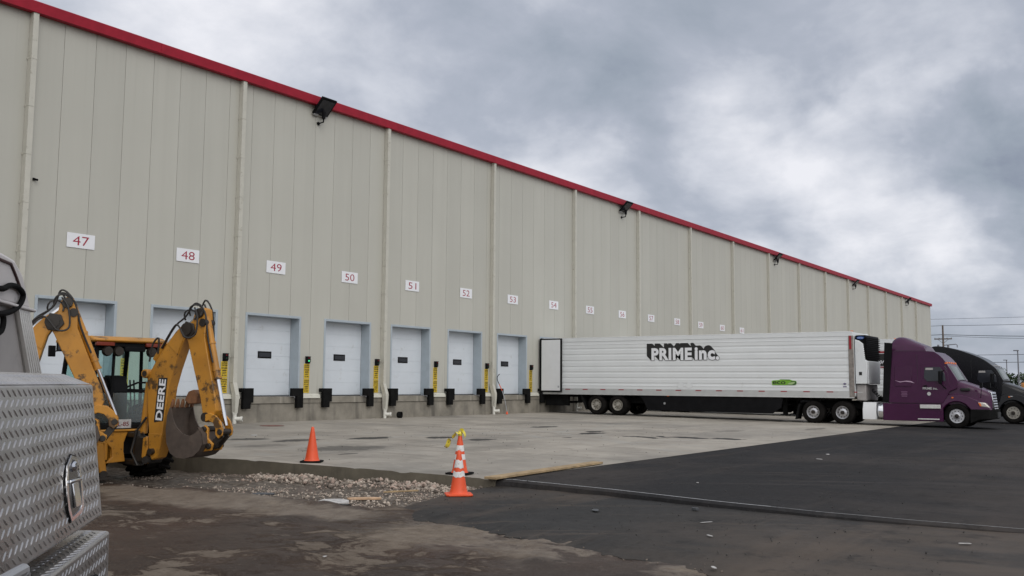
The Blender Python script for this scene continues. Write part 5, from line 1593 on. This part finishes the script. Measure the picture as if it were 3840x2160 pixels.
    for i, w in enumerate((-.17, -.13, .10, .15)):
        s0 = bm_([(.55, 2.52)])[0]; s1 = bm_([(.86, 2.90)])[0]
        e1 = dp_([(1.32, 3.30 + .04 * i)])[0]; e2 = dp_([(1.52, 3.22)])[0]; e3 = dp_([(1.60, 2.72)])[0]; e4 = dp_([(1.72, 2.28)])[0]
        if i % 2: mb.tube(bez([(s0[0], w * .7, s0[1] + .03), (s1[0], w, s1[1] + .05), (K[0] - .02, w * 1.25, K[1] + .20 + .03 * i), (e1[0], w, e1[1] + .04), (e2[0], w * .8, e2[1]), (e3[0], w * .6, e3[1]), (e4[0], w * .5, e4[1])], 6), .017, 7)
        else: mb.tube(bez([(s0[0], w * .7, s0[1] + .03), (s1[0], w, s1[1] + .03), (K[0] - .10, w * 1.5, K[1] + .06), (K[0] + .10, w * 1.7, K[1] - .16), (K[0] + .28, w * 1.4, K[1] - .10), (e2[0] - .08, w * 1.2, e2[1] - .12), (e1[0] + .02, w, e1[1])], 6), .017, 7)
    for cx, cz, r in ((1.22, 3.12, .13), (1.34, 3.20, .14)):
        c = dp_([(cx, cz)])[0]
        mb.tube([(c[0] + r * math.cos(a), -.14 + .03 * math.sin(2 * a), c[1] + r * 1.1 * math.sin(a)) for a in [R(-20 + 22 * i) for i in range(11)]], .016, 7)
    q = bm_([(.26, 2.30), (.34, 2.62), (.46, 2.74), (.44, 2.45)])
    mb.tube(bez([(q[0][0], -.1, q[0][1]), (q[1][0], -.12, q[1][1]), (q[2][0], -.1, q[2][1]), (q[3][0], -.08, q[3][1])], 5), .018, 7)
    part('hydraulic_hose', mb, 'hose')
    return t
backhoe('yellow backhoe showing its tinted cab and DEERE boom, beside the slab edge', (11.745, -10.16, -.36), 8, 168)
backhoe('nearer yellow backhoe, only its raised arm visible, body behind the grey utility truck', (9.22 - .28 - 1.01, -11.15 + .205 + .735, -.36), 306, 126, 6, 7.5, first=False)

# ================================================================== utility truck at the left, close to the camera
d_ = Vector((math.sin(R(43.8)), math.cos(R(43.8)), 0))
n_ = Vector((d_.y, -d_.x, 0))
O_ = Vector((1.806, -25.06, 0))
ut = thing('utility_truck', 'grey utility truck with diamond tread-plate toolboxes, cut off by the left edge', 'truck', (O_.x, O_.y, -.26), R(90 - 43.8))
# local: x = along d_ (s), y = -n_ (into the truck), z up from -.26
ZL = .26
def up(mb): return mb.xform(Matrix.Translation((0, 0, ZL)))
def tread_bars(mb, fn, s0, s1, t0, t1, row=.0215, pitch=.041):
    """raised lozenges: each row leans one way, the next row the other; fn(s,t,h) -> point"""
    j = 0
    t = t0 + row * .5
    ln, wd = .0165, .0038
    while t < t1 - row * .3:
        ang = R(32) if j % 2 else R(-32)
        ca, sa = math.cos(ang), math.sin(ang)
        s = s0 + (pitch * .5 if j % 2 else 0) + ln
        while s < s1 - ln * .8:
            P = [(-ln, 0, 0), (-ln * .3, -wd, 0), (ln * .3, -wd, 0), (ln, 0, 0), (ln * .3, wd, 0), (-ln * .3, wd, 0), (-ln * .6, 0, .0020), (ln * .6, 0, .0020)]
            o = len(mb.v)
            for a, b, h in P:
                mb.v.append(tuple(fn(s + a * ca - b * sa, t + a * sa + b * ca, h)))
            for f in ((0, 1, 6), (1, 2, 7, 6), (2, 3, 7), (3, 4, 7), (4, 5, 6, 7), (5, 0, 6)): mb.f.append(tuple(o + k for k in f))
            s += pitch
        t += row; j += 1
# main box: face leans out a little towards its foot
S1, S0 = -.13, -2.6
zt, zb, lean_ = 1.545, 1.161, .044
def face(s, t, h): return (s, -lean_ * (zt - t) / (zt - zb) - h, t)
box = MB().add([(S0, 0, zt), (S1, 0, zt), (S1, -lean_, zb), (S0, -lean_, zb), (S0, .55, zt), (S1, .55, zt), (S1, .55, zb), (S0, .55, zb)],
               [(0, 1, 2, 3), (4, 7, 6, 5), (1, 5, 6, 2), (0, 3, 7, 4), (0, 4, 5, 1), (3, 2, 6, 7)])
bx = up(box).obj('toolbox', 'tread', ut, bevel=.006, smooth=20)
mb = MB(); tread_bars(mb, face, -1.25, S1 - .005, zb + .012, zt - .01)
up(mb).obj('tread_pattern', 'tread', bx, smooth=0)
# chamfered lid rising above the face
lid = MB().add([(S0, .004, zt + .001), (S1 - .01, .004, zt + .001), (S1 - .03, .075, zt + .03), (S0, .075, zt + .03), (S0, .56, zt + .001), (S1 - .01, .56, zt + .001), (S1 - .03, .5, zt + .03), (S0, .5, zt + .03)],
               [(0, 1, 2, 3), (3, 2, 6, 7), (7, 6, 5, 4), (1, 5, 6, 2), (0, 3, 7, 4), (0, 4, 5, 1)])
ld = up(lid).obj('lid', 'tread', bx, smooth=20)
mb = MB(); tread_bars(mb, lambda s, t, h: (s, .004 + t * .93, zt + .001 + t * .38 + h), -1.2, S1 - .04, .0, .075)
up(mb).obj('tread_pattern', 'tread', ld, smooth=0)
# recessed paddle latch
def fpt(s, t, h=0): return face(s, t, h)
LP = [(-.481, 1.362), (-.43, 1.353), (-.393, 1.324), (-.382, 1.264), (-.385, 1.218), (-.42, 1.206), (-.531, 1.198), (-.556, 1.23), (-.562, 1.265), (-.556, 1.305), (-.535, 1.340)]
mb = MB()
n = len(LP)
cx, cy = sum(p[0] for p in LP) / n, sum(p[1] for p in LP) / n
LI = [(cx + (a - cx) * .80, cy + (b - cy) * .88) for a, b in LP]
mb.add([fpt(a, b, .002) for a, b in LP] + [fpt(a, b, .006) for a, b in LP] + [fpt(a, b, .006) for a, b in LI] + [fpt(a, b, .003) for a, b in LI],
       [(i, (i + 1) % n, n + (i + 1) % n, n + i) for i in range(n)] + [(n + i, n + (i + 1) % n, 2 * n + (i + 1) % n, 2 * n + i) for i in range(n)]
       + [(2 * n + i, 2 * n + (i + 1) % n, 3 * n + (i + 1) % n, 3 * n + i) for i in range(n)])
lt = up(mb).obj('latch', 'chrome', bx, smooth=30)
mb = MB().add([fpt(a, b, .004) for a, b in LI], [tuple(range(n))]); up(mb).obj('latch_recess', paint('dark_metal_recess', (.10, .10, .105), .25, .9), lt)
mb = MB().add([fpt(a, b, .0016) for a, b in [(cx + (a - cx) * 1.14, cy + (b - cy) * 1.05) for a, b in LP]], [tuple(range(n))]); up(mb).obj('gasket', 'rubber', lt)
mb = MB()
mb.tube([fpt(-.535, 1.298, .008), fpt(-.41, 1.294, .008)], .005, 8)
mb.add([fpt(-.50, 1.292, .008), fpt(-.44, 1.292, .008), fpt(-.43, 1.228, .011), fpt(-.495, 1.228, .011), fpt(-.50, 1.292, .003), fpt(-.44, 1.292, .003), fpt(-.43, 1.228, .004), fpt(-.495, 1.228, .004)],
       [(0, 1, 2, 3), (4, 7, 6, 5), (0, 4, 5, 1), (1, 5, 6, 2), (2, 6, 7, 3), (3, 7, 4, 0)])
up(mb).obj('paddle', 'chrome', lt, bevel=.003)
mb = MB().lathe([(.0, -.018), (.011, -.015), (.014, -.008), (.014, 0)], (0, 0, 0), 'y', 14, False); mb.xform(Matrix.Translation(fpt(-.465, 1.332, .003)) @ Matrix.Diagonal((2.4, .6, 1, 1)))
up(mb).obj('lock_button', 'chrome', lt)
# lower box standing further out
LO, LS = .062, -.10
low = MB().add([(S0, -LO, 1.113), (LS, -LO, 1.113), (LS, .0, 1.117), (S0, .0, 1.117), (S0, -LO, .62), (LS + .03, -LO, .62), (LS + .03, .3, .62), (S0, .3, .62), (S0, .3, 1.117), (LS, .3, 1.117)],
               [(0, 1, 2, 3), (3, 2, 9, 8), (0, 4, 5, 1), (1, 5, 6, 9, 2), (4, 7, 6, 5), (0, 3, 8, 7, 4), (7, 8, 9, 6)])
lw = up(low).obj('lower_box', 'tread', ut, bevel=.008, smooth=20)
mb = MB()
tread_bars(mb, lambda s, t, h: (s, -LO - h, t), -1.3, LS - .005, .80, 1.106)
tread_bars(mb, lambda s, t, h: (s, -LO + t, 1.113 + t * .065 + h), -1.3, LS - .01, .002, .075)
up(mb).obj('tread_pattern', 'tread', lw, smooth=0)
mb = MB().box(-.42, -.30, -LO - .012, -LO + .002, .955, 1.025); q = up(mb).obj('latch', 'black', lw, bevel=.006)
mb = MB().box(-.39, -.33, -LO - .016, -LO - .008, .97, 1.01); up(mb).obj('paddle', 'ink', q, bevel=.004)
# shell above the boxes: cap with sloping end, ribbed corner post, rubber seal
inn = .45
capT = [(-2.6, 1.846), (.885, 1.832), (.745, 1.955), (.63, 1.998), (.48, 2.005), (-2.6, 2.03)]
mb = MB().prism(capT, 'y', inn - .012, inn + 1.2); cp = up(mb).obj('canopy', 'greyshell', ut, bevel=.012)
mb = MB().prism([(-2.6, 1.835), (.885, 1.822), (.89, 1.834), (-2.6, 1.848)], 'y', inn - .03, inn + 1.2); up(mb).obj('drip_rail', 'greyshell', cp, bevel=.004)
mb = MB().prism([(-2.6, 1.52), (.95, 1.52), (.70, 1.83), (-2.6, 1.83)], 'y', inn, inn + 1.2); lp_ = up(mb).obj('canopy_side', 'lowshell', ut)
mb = MB()
for k in range(6):
    a = k / 6; b = (k + .62) / 6
    f0, f1 = (lambda q: .93 + .20 * q), (lambda q: .685 + .155 * q)
    mb.prism([(f0(a), 1.52), (f0(b), 1.52), (f1(b), 1.822), (f1(a), 1.822)], 'y', inn - .022, inn + .02)
mb.prism([(.93, 1.52), (1.13, 1.52), (.84, 1.822), (.685, 1.822)], 'y', inn - .010, inn + .12)
up(mb).obj('corner_post', 'alu', lp_, bevel=.002, seg=1)
mb = MB(); mb.tube([(-1.0, inn - .014, 1.985), (.492, inn - .014, 1.976), (.569, inn - .014, 1.976), (.63, inn - .014, 1.945), (.70, inn - .014, 1.905)], .006, 6); up(mb).obj('seal', paint('dark_red_seal', (.05, .02, .018), .6), cp)
mb = MB()
hp_ = [(.30, 1.868), (.40, 1.872), (.469, 1.877), (.52, 1.891), (.572, 1.898), (.635, 1.898), (.689, 1.888), (.714, 1.874), (.697, 1.85), (.65, 1.826), (.59, 1.808), (.532, 1.797), (.475, 1.79), (.40, 1.785), (.30, 1.785)]
mb.tube(bez([(a, inn - .024, b) for a, b in hp_], 4), .0105, 10)
mb.tube(bez([(.465, inn - .024, 1.79), (.484, inn - .024, 1.775), (.486, inn - .024, 1.752), (.47, inn - .024, 1.73), (.42, inn - .024, 1.715)], 5), .0105, 8)
up(mb).obj('rubber_hose', 'rubber', ut)
mb = MB(); mb.tube(bez([(-1.8, -.12, 1.225), (-1.32, -.12, 1.212), (-1.275, -.12, 1.207), (-1.262, -.12, 1.19), (-1.265, -.12, 1.15), (-1.275, -.12, .9)], 5), .0115, 10); up(mb).obj('grab_rail', 'steel', ut)
# the rest of the truck, behind the frame: deck, wheels, cab
mb = MB(); mb.box(-3.0, -.35, .0, 1.9, .45, 1.10); up(mb).obj('bed', 'lowshell', ut, bevel=.02)
mb = MB(); mb.prism([(-5.0, .45), (-3.05, .45), (-3.05, 1.95), (-3.6, 1.95), (-4.1, 1.25), (-5.0, 1.1)], 'y', .02, 1.88); up(mb).obj('truck_cab', 'greyshell', ut, bevel=.06)
for s in (-.95, -4.3):
    for y in (.12, 1.62):
        w = bpy.data.objects.new('wheel', None); C.objects.link(w); w.parent = ut; w.location = (s, y, .39)
        MB().lathe([(.21, .02), (.36, .0), (.39, .04), (.39, .22), (.36, .26), (.21, .24)], (0, -.06, 0), 'y', 24, False).obj('tyre', 'tyre', w)
        MB().lathe([(.21, .04), (.1, .06), (.1, .2), (.21, .22)], (0, -.06, 0), 'y', 20, True).obj('rim', 'dullrim', w)

# ================================================================== cones, plank and small things in the yard
def cone(label, x, y, z, h, rb, basem, collars, tape=False, rz=0.0):
    t = thing('traffic_cone', label, 'traffic cone', (x, y, z), rz, 'orange traffic cones')
    hw = rb * 1.5
    MB().prism([(-hw, -hw * .8), (-hw * .8, -hw), (hw * .8, -hw), (hw, -hw * .8), (hw, hw * .8), (hw * .8, hw), (-hw * .8, hw), (-hw, hw * .8)], 'z', .002, .032).obj('base', basem, t, bevel=.008)
    rt = .028
    prof = lambda z: rb + (rt - rb) * ((z - .032) / (h - .032))
    MB().lathe([(rb + .02, .030), (rb + .006, .045), (rb, .06)] + [(prof(z), z) for z in (.1, .2, .3, .4, .5, .6)] + [(rt, h - .01), (rt * .7, h), (rt * .5, h - .002)], (0, 0, 0), 'z', 32, True).obj('body', 'orange', t, smooth=50)
    for z0, z1, wob in collars:
        mb = MB(); seg = 32
        vs = []
        for k in range(seg):
            a = 2 * math.pi * k / seg
            for zz, s in ((z0, 1), (z1, -1)):
                zq = zz + wob * (.008 * math.sin(3 * a + z0 * 30) + .005 * math.sin(7 * a))
                r = prof(zq) + .003
                vs.append((math.cos(a) * r, math.sin(a) * r, zq))
        mb.add(vs, [(2 * k, 2 * ((k + 1) % seg), 2 * ((k + 1) % seg) + 1, 2 * k + 1) for k in range(seg)])
        mb.obj('collar', 'collar', t, smooth=60)
    return t
cone('plain orange cone with black base near the yard slab edge', 14.16, -13.38, slab_z(-13.4) + .002, .70, .140, 'rubber', [], rz=.6)
cone('nearest orange cone with two dirty white collars on an orange base', 12.47, -18.36, -.185, .70, .140, 'orange', [(.29, .375, 1), (.43, .55, 1)], rz=.75)
c3 = cone('orange cone with yellow caution tape tied round its tip, behind the nearest cone', 14.26, -17.02, slab_z(-17) + .002, .72, .140, 'rubber', [(.26, .355, .3), (.41, .515, .3)], rz=.2)
tp = thing('caution_tape', 'yellow caution tape knotted on top of the rear striped cone', 'tape', (14.26, -17.02, slab_z(-17) + .72))
random.seed(4)
right = Vector((.5616, -.8274, 0))
def ribbon(pts, w, tw):
    mb = MB(); vs = []
    pts = bez(pts, 6)
    for i, p in enumerate(pts):
        p = Vector(p); d = (Vector(pts[min(i + 1, len(pts) - 1)]) - Vector(pts[max(i - 1, 0)])).normalized()
        a = tw[0] + (tw[1] - tw[0]) * i / len(pts)
        s = d.orthogonal().normalized(); s = Matrix.Rotation(a, 3, d) @ s
        vs += [p + s * w / 2, p - s * w / 2]
    return mb.add(vs, [(2 * i, 2 * i + 1, 2 * i + 3, 2 * i + 2) for i in range(len(pts) - 1)])
def rp(a, z, o=0): q = right * a; return (q.x - .8 * o, q.y - .5 * o, z)
ribbon([rp(0, .0), rp(-.06, .015, .03), rp(-.13, -.06, .05), rp(-.19, -.10, .05), rp(-.215, -.19, .04), rp(-.25, -.235, .03), rp(-.285, -.225, .02)], .115, (.3, 1.3)).obj('tail', 'tape', tp, smooth=60)
ribbon([rp(0, .02, .0), rp(.03, .06, .03), rp(.07, .03, .04), rp(.095, -.03, .04), rp(.085, -.085, .03)], .085, (1.2, .2)).obj('tail', 'tape', tp, smooth=60)
mb = MB().lathe([(.0, -.045), (.036, -.035), (.042, -.01), (.036, .015), (.02, .04), (0, .05)], (0, 0, 0), 'z', 10, False); mb.obj('knot', 'tape', tp)
mb = MB()
for i in range(5):
    c = ribbon([rp(-.09 - i * .035, -.035 - i * .035, .052), rp(-.10 - i * .035, -.05 - i * .035, .056)], .02, (.4, .5)); mb.v, mb.f = mb.v + c.v, mb.f + [tuple(k + len(mb.v) for k in f) for f in c.f]
mb.obj('printing', 'ink', tp, smooth=0)

def plank(name, label, p0, p1, w, th, z0, z1, mat, cat):
    d = Vector((p1[0] - p0[0], p1[1] - p0[1], 0)); L = d.length
    mb = MB()
    N = 14
    for i in range(N + 1):
        x = L * i / N; sag = .012 * math.sin(math.pi * i / N)
        for yy, zz in ((-w / 2, 0), (w / 2, 0), (w / 2, th), (-w / 2, th)):
            mb.v.append((x, yy + .004 * math.sin(i * 2.1), zz + (z1 - z0) * i / N - sag * 0))
    for i in range(N):
        for k in range(4): mb.f.append((i * 4 + k, i * 4 + (k + 1) % 4, i * 4 + 4 + (k + 1) % 4, i * 4 + 4 + k))
    mb.f += [(0, 3, 2, 1), (4 * N, 4 * N + 1, 4 * N + 2, 4 * N + 3)]
    o = mb.obj(name, mat, bevel=.006)
    o.location = (p0[0], p0[1], z0); o.rotation_euler = (0, 0, math.atan2(d.y, d.x))
    return tag(o, label, cat)
plank('wooden_plank', 'long weathered wooden plank lying along the corner of the slab by the asphalt', (13.80, -18.02), (17.95, -17.80), .24, .042, slab_z(-18) + .012, slab_z(-18) + .014, 'wood', 'plank')
mh = MB().lathe([(.30, .0), (.30, .008), (.27, .010), (0, .010)], (0, 0, 0), 'z', 32, False)
o = mh.obj('manhole_cover', paint('rusty_red_iron', (.16, .06, .045), .7, var=.3, scale=8)); o.location = (23.2, -2.2, slab_z(-2.2) + .003); o.scale = (1.35, 1.35, 1)
tag(o, 'rusty red round cover in the concrete in front of door 48', 'manhole cover')
o = MB().lathe([(.0, 0), (.10, 0), (.13, .03), (.135, .20), (.12, .20), (.10, .04)], (0, 0, 0), 'x', 20, False).obj('rubber_bucket', 'rubber')
o.location = (31.75, -.42, slab_z(-.4) + .137); o.rotation_euler = (0, 0, R(-70))
tag(o, 'black rubber bucket on its side below the downspout pipe by door 50', 'bucket')
rod = thing('marker_pole', 'thin pole with orange foot leaning on the dock beside door 53', 'pole', (39.66, -.62, slab_z(-.6)))
mb = MB(); mb.tube(bez([(0, 0, .1), (-.05, .1, .7), (-.12, .22, 1.15)], 4), .016, 8); mb.obj('shaft', 'steel', rod)
mb = MB(); mb.tube(bez([(-.12, .22, 1.15), (-.20, .33, 1.45)], 4), .02, 8); mb.obj('grip', 'orange', rod)
mb = MB(); mb.tube(bez([(-.20, .33, 1.45), (-.27, .40, 1.68), (-.25, .40, 1.84), (-.15, .36, 1.95)], 4), .018, 8); mb.obj('hook', 'black', rod)
MB().lathe([(.06, 0), (.05, .06), (.02, .14)], (0, 0, 0), 'z', 12).obj('foot', 'orange', rod)

# litter on the ground: each piece lies on its own
def scrap(name, label, cat, x, y, z, sx, sy, th, mat, rz, tilt=0.0, pts=None):
    pts = pts or [(-1, -.7), (-.2, -1), (.9, -.8), (1, .2), (.5, .9), (-.6, 1), (-1.1, .2)]
    mb = MB().prism([(a * sx / 2, b * sy / 2) for a, b in pts], 'z', 0, th)
    o = mb.obj(name, mat, bevel=min(th * .3, .004)); o.location = (x, y, z); o.rotation_euler = (tilt, 0, rz)
    return tag(o, label, cat, 'litter and scraps on the ground')
scrap('plastic_scrap', 'grey-blue plastic scrap lying in the gravel strip', 'scrap', 11.35, -15.15, gz(11.35, -15.15) + .012, .36, .12, .02, 'blueplastic', -.9, .1)
scrap('board_scrap', 'pale broken board in the gravel left of the nearest cone', 'scrap', 10.95, -17.15, gz(10.95, -17.15) + .02, .46, .22, .03, 'paper', -.6, .22)
scrap('wood_scrap', 'splintered orange-brown wood piece in the gravel left of the cones', 'scrap', 11.75, -17.05, gz(11.75, -17.05) + .025, .52, .10, .03, 'palewood', -.8, .1)
scrap('wood_scrap', 'thin dark stick lying on the rubble under the slab corner', 'scrap', 12.7, -17.0, gz(12.7, -17.0) + .05, .60, .035, .025, 'wood', -.5, .1)
scrap('tar_scrap', 'black felt scrap beside the pale broken board', 'scrap', 10.8, -17.45, gz(10.8, -17.45) + .015, .28, .14, .02, 'softblack', -.9)
scrap('paper_scrap', 'tiny white paper on the dark wet ground in front', 'scrap', 7.45, -20.45, gz(7.45, -20.45) + .012, 0.061, 0.036, .006, 'paper', .4)
scrap('concrete_chunk', 'grey slab chunk on the binder asphalt below the chalk line', 'scrap', 12.15, -21.0, -.187, 0.173, 0.101, .014, 'blueplastic', .6)
scrap('concrete_chunk', 'small grey rock at the foot of the asphalt step', 'scrap', 13.05, -22.1, -.186, 0.094, 0.072, .035, 'blueplastic', 1.6)
scrap('paper_scrap', 'white paper strip lying on the binder asphalt below the middle of the chalk line', 'scrap', 12.0, -22.72, -.186, 0.187, 0.036, .003, 'paper', -.5)
scrap('paper_scrap', 'crumpled white paper on the middle of the binder asphalt', 'scrap', 10.95, -23.2, -.186, 0.115, 0.043, .006, 'paper', .9)
scrap('paper_scrap', 'white scrap at the dirt border of the asphalt at bottom right', 'scrap', 9.15, -24.0, -.20, 0.108, 0.043, .006, 'paper', .7)
scrap('paper_scrap', 'bluish white paper beside the step at the right edge', 'scrap', 12.15, -25.75, -.186, 0.043, 0.144, .006, 'paper', .5)
scrap('paper_scrap', 'white scrap on the new asphalt near the trailer, left one of two', 'scrap', 24.5, -20.6, asph_z(-20.6) + .004, 0.216, 0.086, .01, 'paper', .3)
scrap('paper_scrap', 'white scrap on the new asphalt near the trailer, right one of two', 'scrap', 22.8, -20.9, asph_z(-20.9) + .004, 0.173, 0.086, .01, 'paper', 1.0)
scrap('paper_scrap', 'small white paper on the new asphalt right of the plank', 'scrap', 15.9, -20.9, asph_z(-20.9) + .004, 0.050, 0.036, .008, 'paper', 1.0)
scrap('paper_scrap', 'white paper on the concrete yard left of the taped cone', 'scrap', 19.2, -5.9, slab_z(-5.9) + .004, 0.432, 0.180, .006, 'paper', .8)

# ================================================================== distance: poles, wires, trees
def utility_pole(label, x, y, h, arms, group='utility poles'):
    t = thing('utility_pole', label, 'utility pole', (x, y, -.5), 0, group)
    MB().tube([(0, 0, 0), (0, 0, h + .5)], [.20, .13], 12).obj('shaft', 'bark', t)
    for z in arms:
        mb = MB(); mb.box(-.07, .07, -1.35, 1.35, z + .40, z + .58); mb.tube([(0, 0, z - .25), (0, -.8, z + .42)], .03, 5); mb.tube([(0, 0, z - .25), (0, .8, z + .42)], .03, 5)
        a = mb.obj('cross_arm', 'bark', t)
        for yy in (-1.25, -.6, .6, 1.25):
            mb = MB().lathe([(.03, z + .58), (.06, z + .62), (.04, z + .72)], (0, yy, 0), 'z', 8); mb.obj('insulator', 'polemetal', a)
    return t
up1 = utility_pole('wooden utility pole with a cross-arm rising past the far roof corner', 172.05, 3.7, 11.8, [9.55])
mb = MB()
for yy in (-.75, .0, .75): mb.tube([(-.1, yy, 8.3), (-.1, yy, 9.1)], .16 if yy else .05, 8)
mb.obj('transformer', 'polemetal', up1)
mb = MB(); mb.tube([(0, 0, 9.0), (0, -1.9, 9.15), (0, -2.1, 9.0), (0, -2.1, 8.6)], .07, 6); mb.obj('lamp_bracket', 'polemetal', up1)
def wire(label, pts, r):
    path = []
    for (a, b), sag in pts:
        a, b = Vector(a), Vector(b)
        for i in range(13):
            k = i / 12
            p = a.lerp(b, k); p.z -= sag * 4 * k * (1 - k); path.append(p)
    c = path[0].copy()
    mb = MB().tube([p - c for p in path], r, 5)
    o = mb.obj('power_line', 'softblack'); o.location = c
    tag(o, label, 'power line', 'overhead power lines')
X1 = 172.05
wire('topmost thin wire above the utility pole', [(((X1 - 3, 50, 13.2), (X1, -45, 12.9)), .35)], .022)
wire('upper wire fixed to the top of the utility pole', [(((X1, 60, 11.8), (X1, 3.7, 11.72)), .3), (((X1, 3.7, 11.72), (X1, -45, 12.6)), .45)], .030)
wire('thick lower cable above the cross-arm of the utility pole', [(((X1, 60, 10.4), (X1, 3.7, 10.25)), .5), (((X1, 3.7, 10.25), (X1, -45, 10.4)), .75)], .042)
wire('thin cable sagging just under the thick one', [(((X1, 3.7, 10.05), (X1, -45, 10.3)), 1.0)], .026)
wire('distant wire at black tractor roof height', [(((230, 45, 9.0), (230, -40, 9.3)), .5)], .045)
wire('lowest distant wire, near the lamp post', [(((230, 45, 7.3), (230, -40, 7.6)), .4)], .05)
def lamp_post(label, x, y, h):
    t = thing('lamp_post', label, 'lamp post', (x, y, -.5), 0, 'distant lamp posts')
    MB().tube([(0, 0, 0), (0, 0, h + .5)], [.16, .11], 8).obj('pole', 'polemetal', t)
    MB().box(-.25, .25, -.2, .75, h + .42, h + .62).obj('lamp_head', 'polemetal', t, bevel=.03)
lamp_post('nearer tall grey lamp post at the right edge', 215.7, -1.9, 9.0)
lamp_post('farther grey lamp post left of the tall one, over the trees', 287.8, 9.5, 9.0)
random.seed(21)
def tree(label, x, y, h, w, mat):
    t = thing('tree', label, 'tree', (x, y, -.5), 0, 'far trees beyond the lot')
    mb = MB(); mb.tube([(0, 0, 0), (.05, .1, h * .45), (0, .1, h * .8)], [.22, .15, .05], 7)
    for k in range(5):
        a = random.uniform(0, 6.3); z = h * random.uniform(.3, .6); mb.tube([(0, .05, z), (math.cos(a) * w * .3, math.sin(a) * w * .3, z + h * .2)], [.07, .02], 5)
    mb.obj('trunk', 'bark', t)
    mb = MB()
    clumps = []
    for k in range(16):
        a = random.uniform(0, 6.3); rr = w * .5 * math.sqrt(random.random())
        clumps.append((math.cos(a) * rr * .8, math.sin(a) * rr * .8, h * random.uniform(.30, .92) , w * random.uniform(.13, .26)))
    for cx, cy, cz, cr in clumps:
        for j in range(90):
            v = Vector((random.gauss(0, 1), random.gauss(0, 1), random.gauss(0, 1))).normalized() * cr * random.uniform(.5, 1.05)
            p = Vector((cx, cy, cz)) + v * Vector((1, 1, .8)).x
            s = random.uniform(.10, .22)
            ax = Vector((random.uniform(-1, 1), random.uniform(-1, 1), random.uniform(-1, 1))).normalized(); b = ax.orthogonal().normalized(); c = ax.cross(b)
            mb.add([p + b * s, p + c * s * .7, p - b * s, p - c * s * .7], [(0, 1, 2, 3)])
    mb.obj('crown', mat, t, smooth=0)
TREES = [('round green tree rising above the hedge line beyond the black tractor', 255, 7.2, 6.6, 5.0), ('low bushy tree left of the tall lamp post', 256, 1.2, 5.4, 7.5),
         ('bushy tree behind the tall lamp post', 258, -5.5, 5.2, 8.0), ('bushy tree cut by the right edge', 259, -12.5, 5.6, 8.5), ('dark tree hidden behind the black tractor windscreen', 257, 13.5, 5.8, 7.5), ('bushy tree outside the right edge', 258, -21, 5.8, 9.0)]
for i, (lab, x, y, h, w) in enumerate(TREES): tree(lab, x, y, h, w, 'leaf_a' if i % 2 == 0 else 'leaf_b')
mb = MB()
for k in range(14000):
    y = random.uniform(-45, 40); x = 250 + random.uniform(-3, 3); z = abs(random.gauss(0, 1)) * 1.3
    z = random.uniform(0, 4.9 + .7 * mnoise.noise(Vector((y * .15, 0, 0))) + .5 * mnoise.noise(Vector((y * .6, 3, 0))))
    s = random.uniform(.18, .42)
    ax = Vector((random.uniform(-1, 1), random.uniform(-1, 1), random.uniform(-1, 1))).normalized(); b = ax.orthogonal().normalized(); c = ax.cross(b); p = Vector((x, y, z - .3))
    mb.add([p + b * s, p + c * s * .7, p - b * s, p - c * s * .7], [(0, 1, 2, 3)])
o = mb.obj('undergrowth', 'leaf_b', smooth=0); struct(o, 'stuff')
ex = thing('orange_machine', 'small orange machine in the distance at the right edge over the black bonnet', 'machine', (134.5, -12.6, asph_z(-12.6) - .03), R(20))
MB().prism([(-1.2, .5), (1.2, .5), (1.2, 1.2), (.3, 1.3), (.2, 2.3), (-.9, 2.3), (-1.1, 1.2)], 'y', -.7, .7).obj('body', 'excav', ex, bevel=.08)
for yy in (-.75, .75): MB().prism([(-1.3, .1), (1.3, .1), (1.5, .35), (1.2, .6), (-1.2, .6), (-1.5, .35)], 'y', yy - .2, yy + .2).obj('track', 'softblack', ex, bevel=.05)
MB().prism([(1.1, 1.0), (2.3, .9), (2.4, 1.1), (1.1, 1.25)], 'y', -.1, .1).obj('arm', 'excav', ex, bevel=.02)
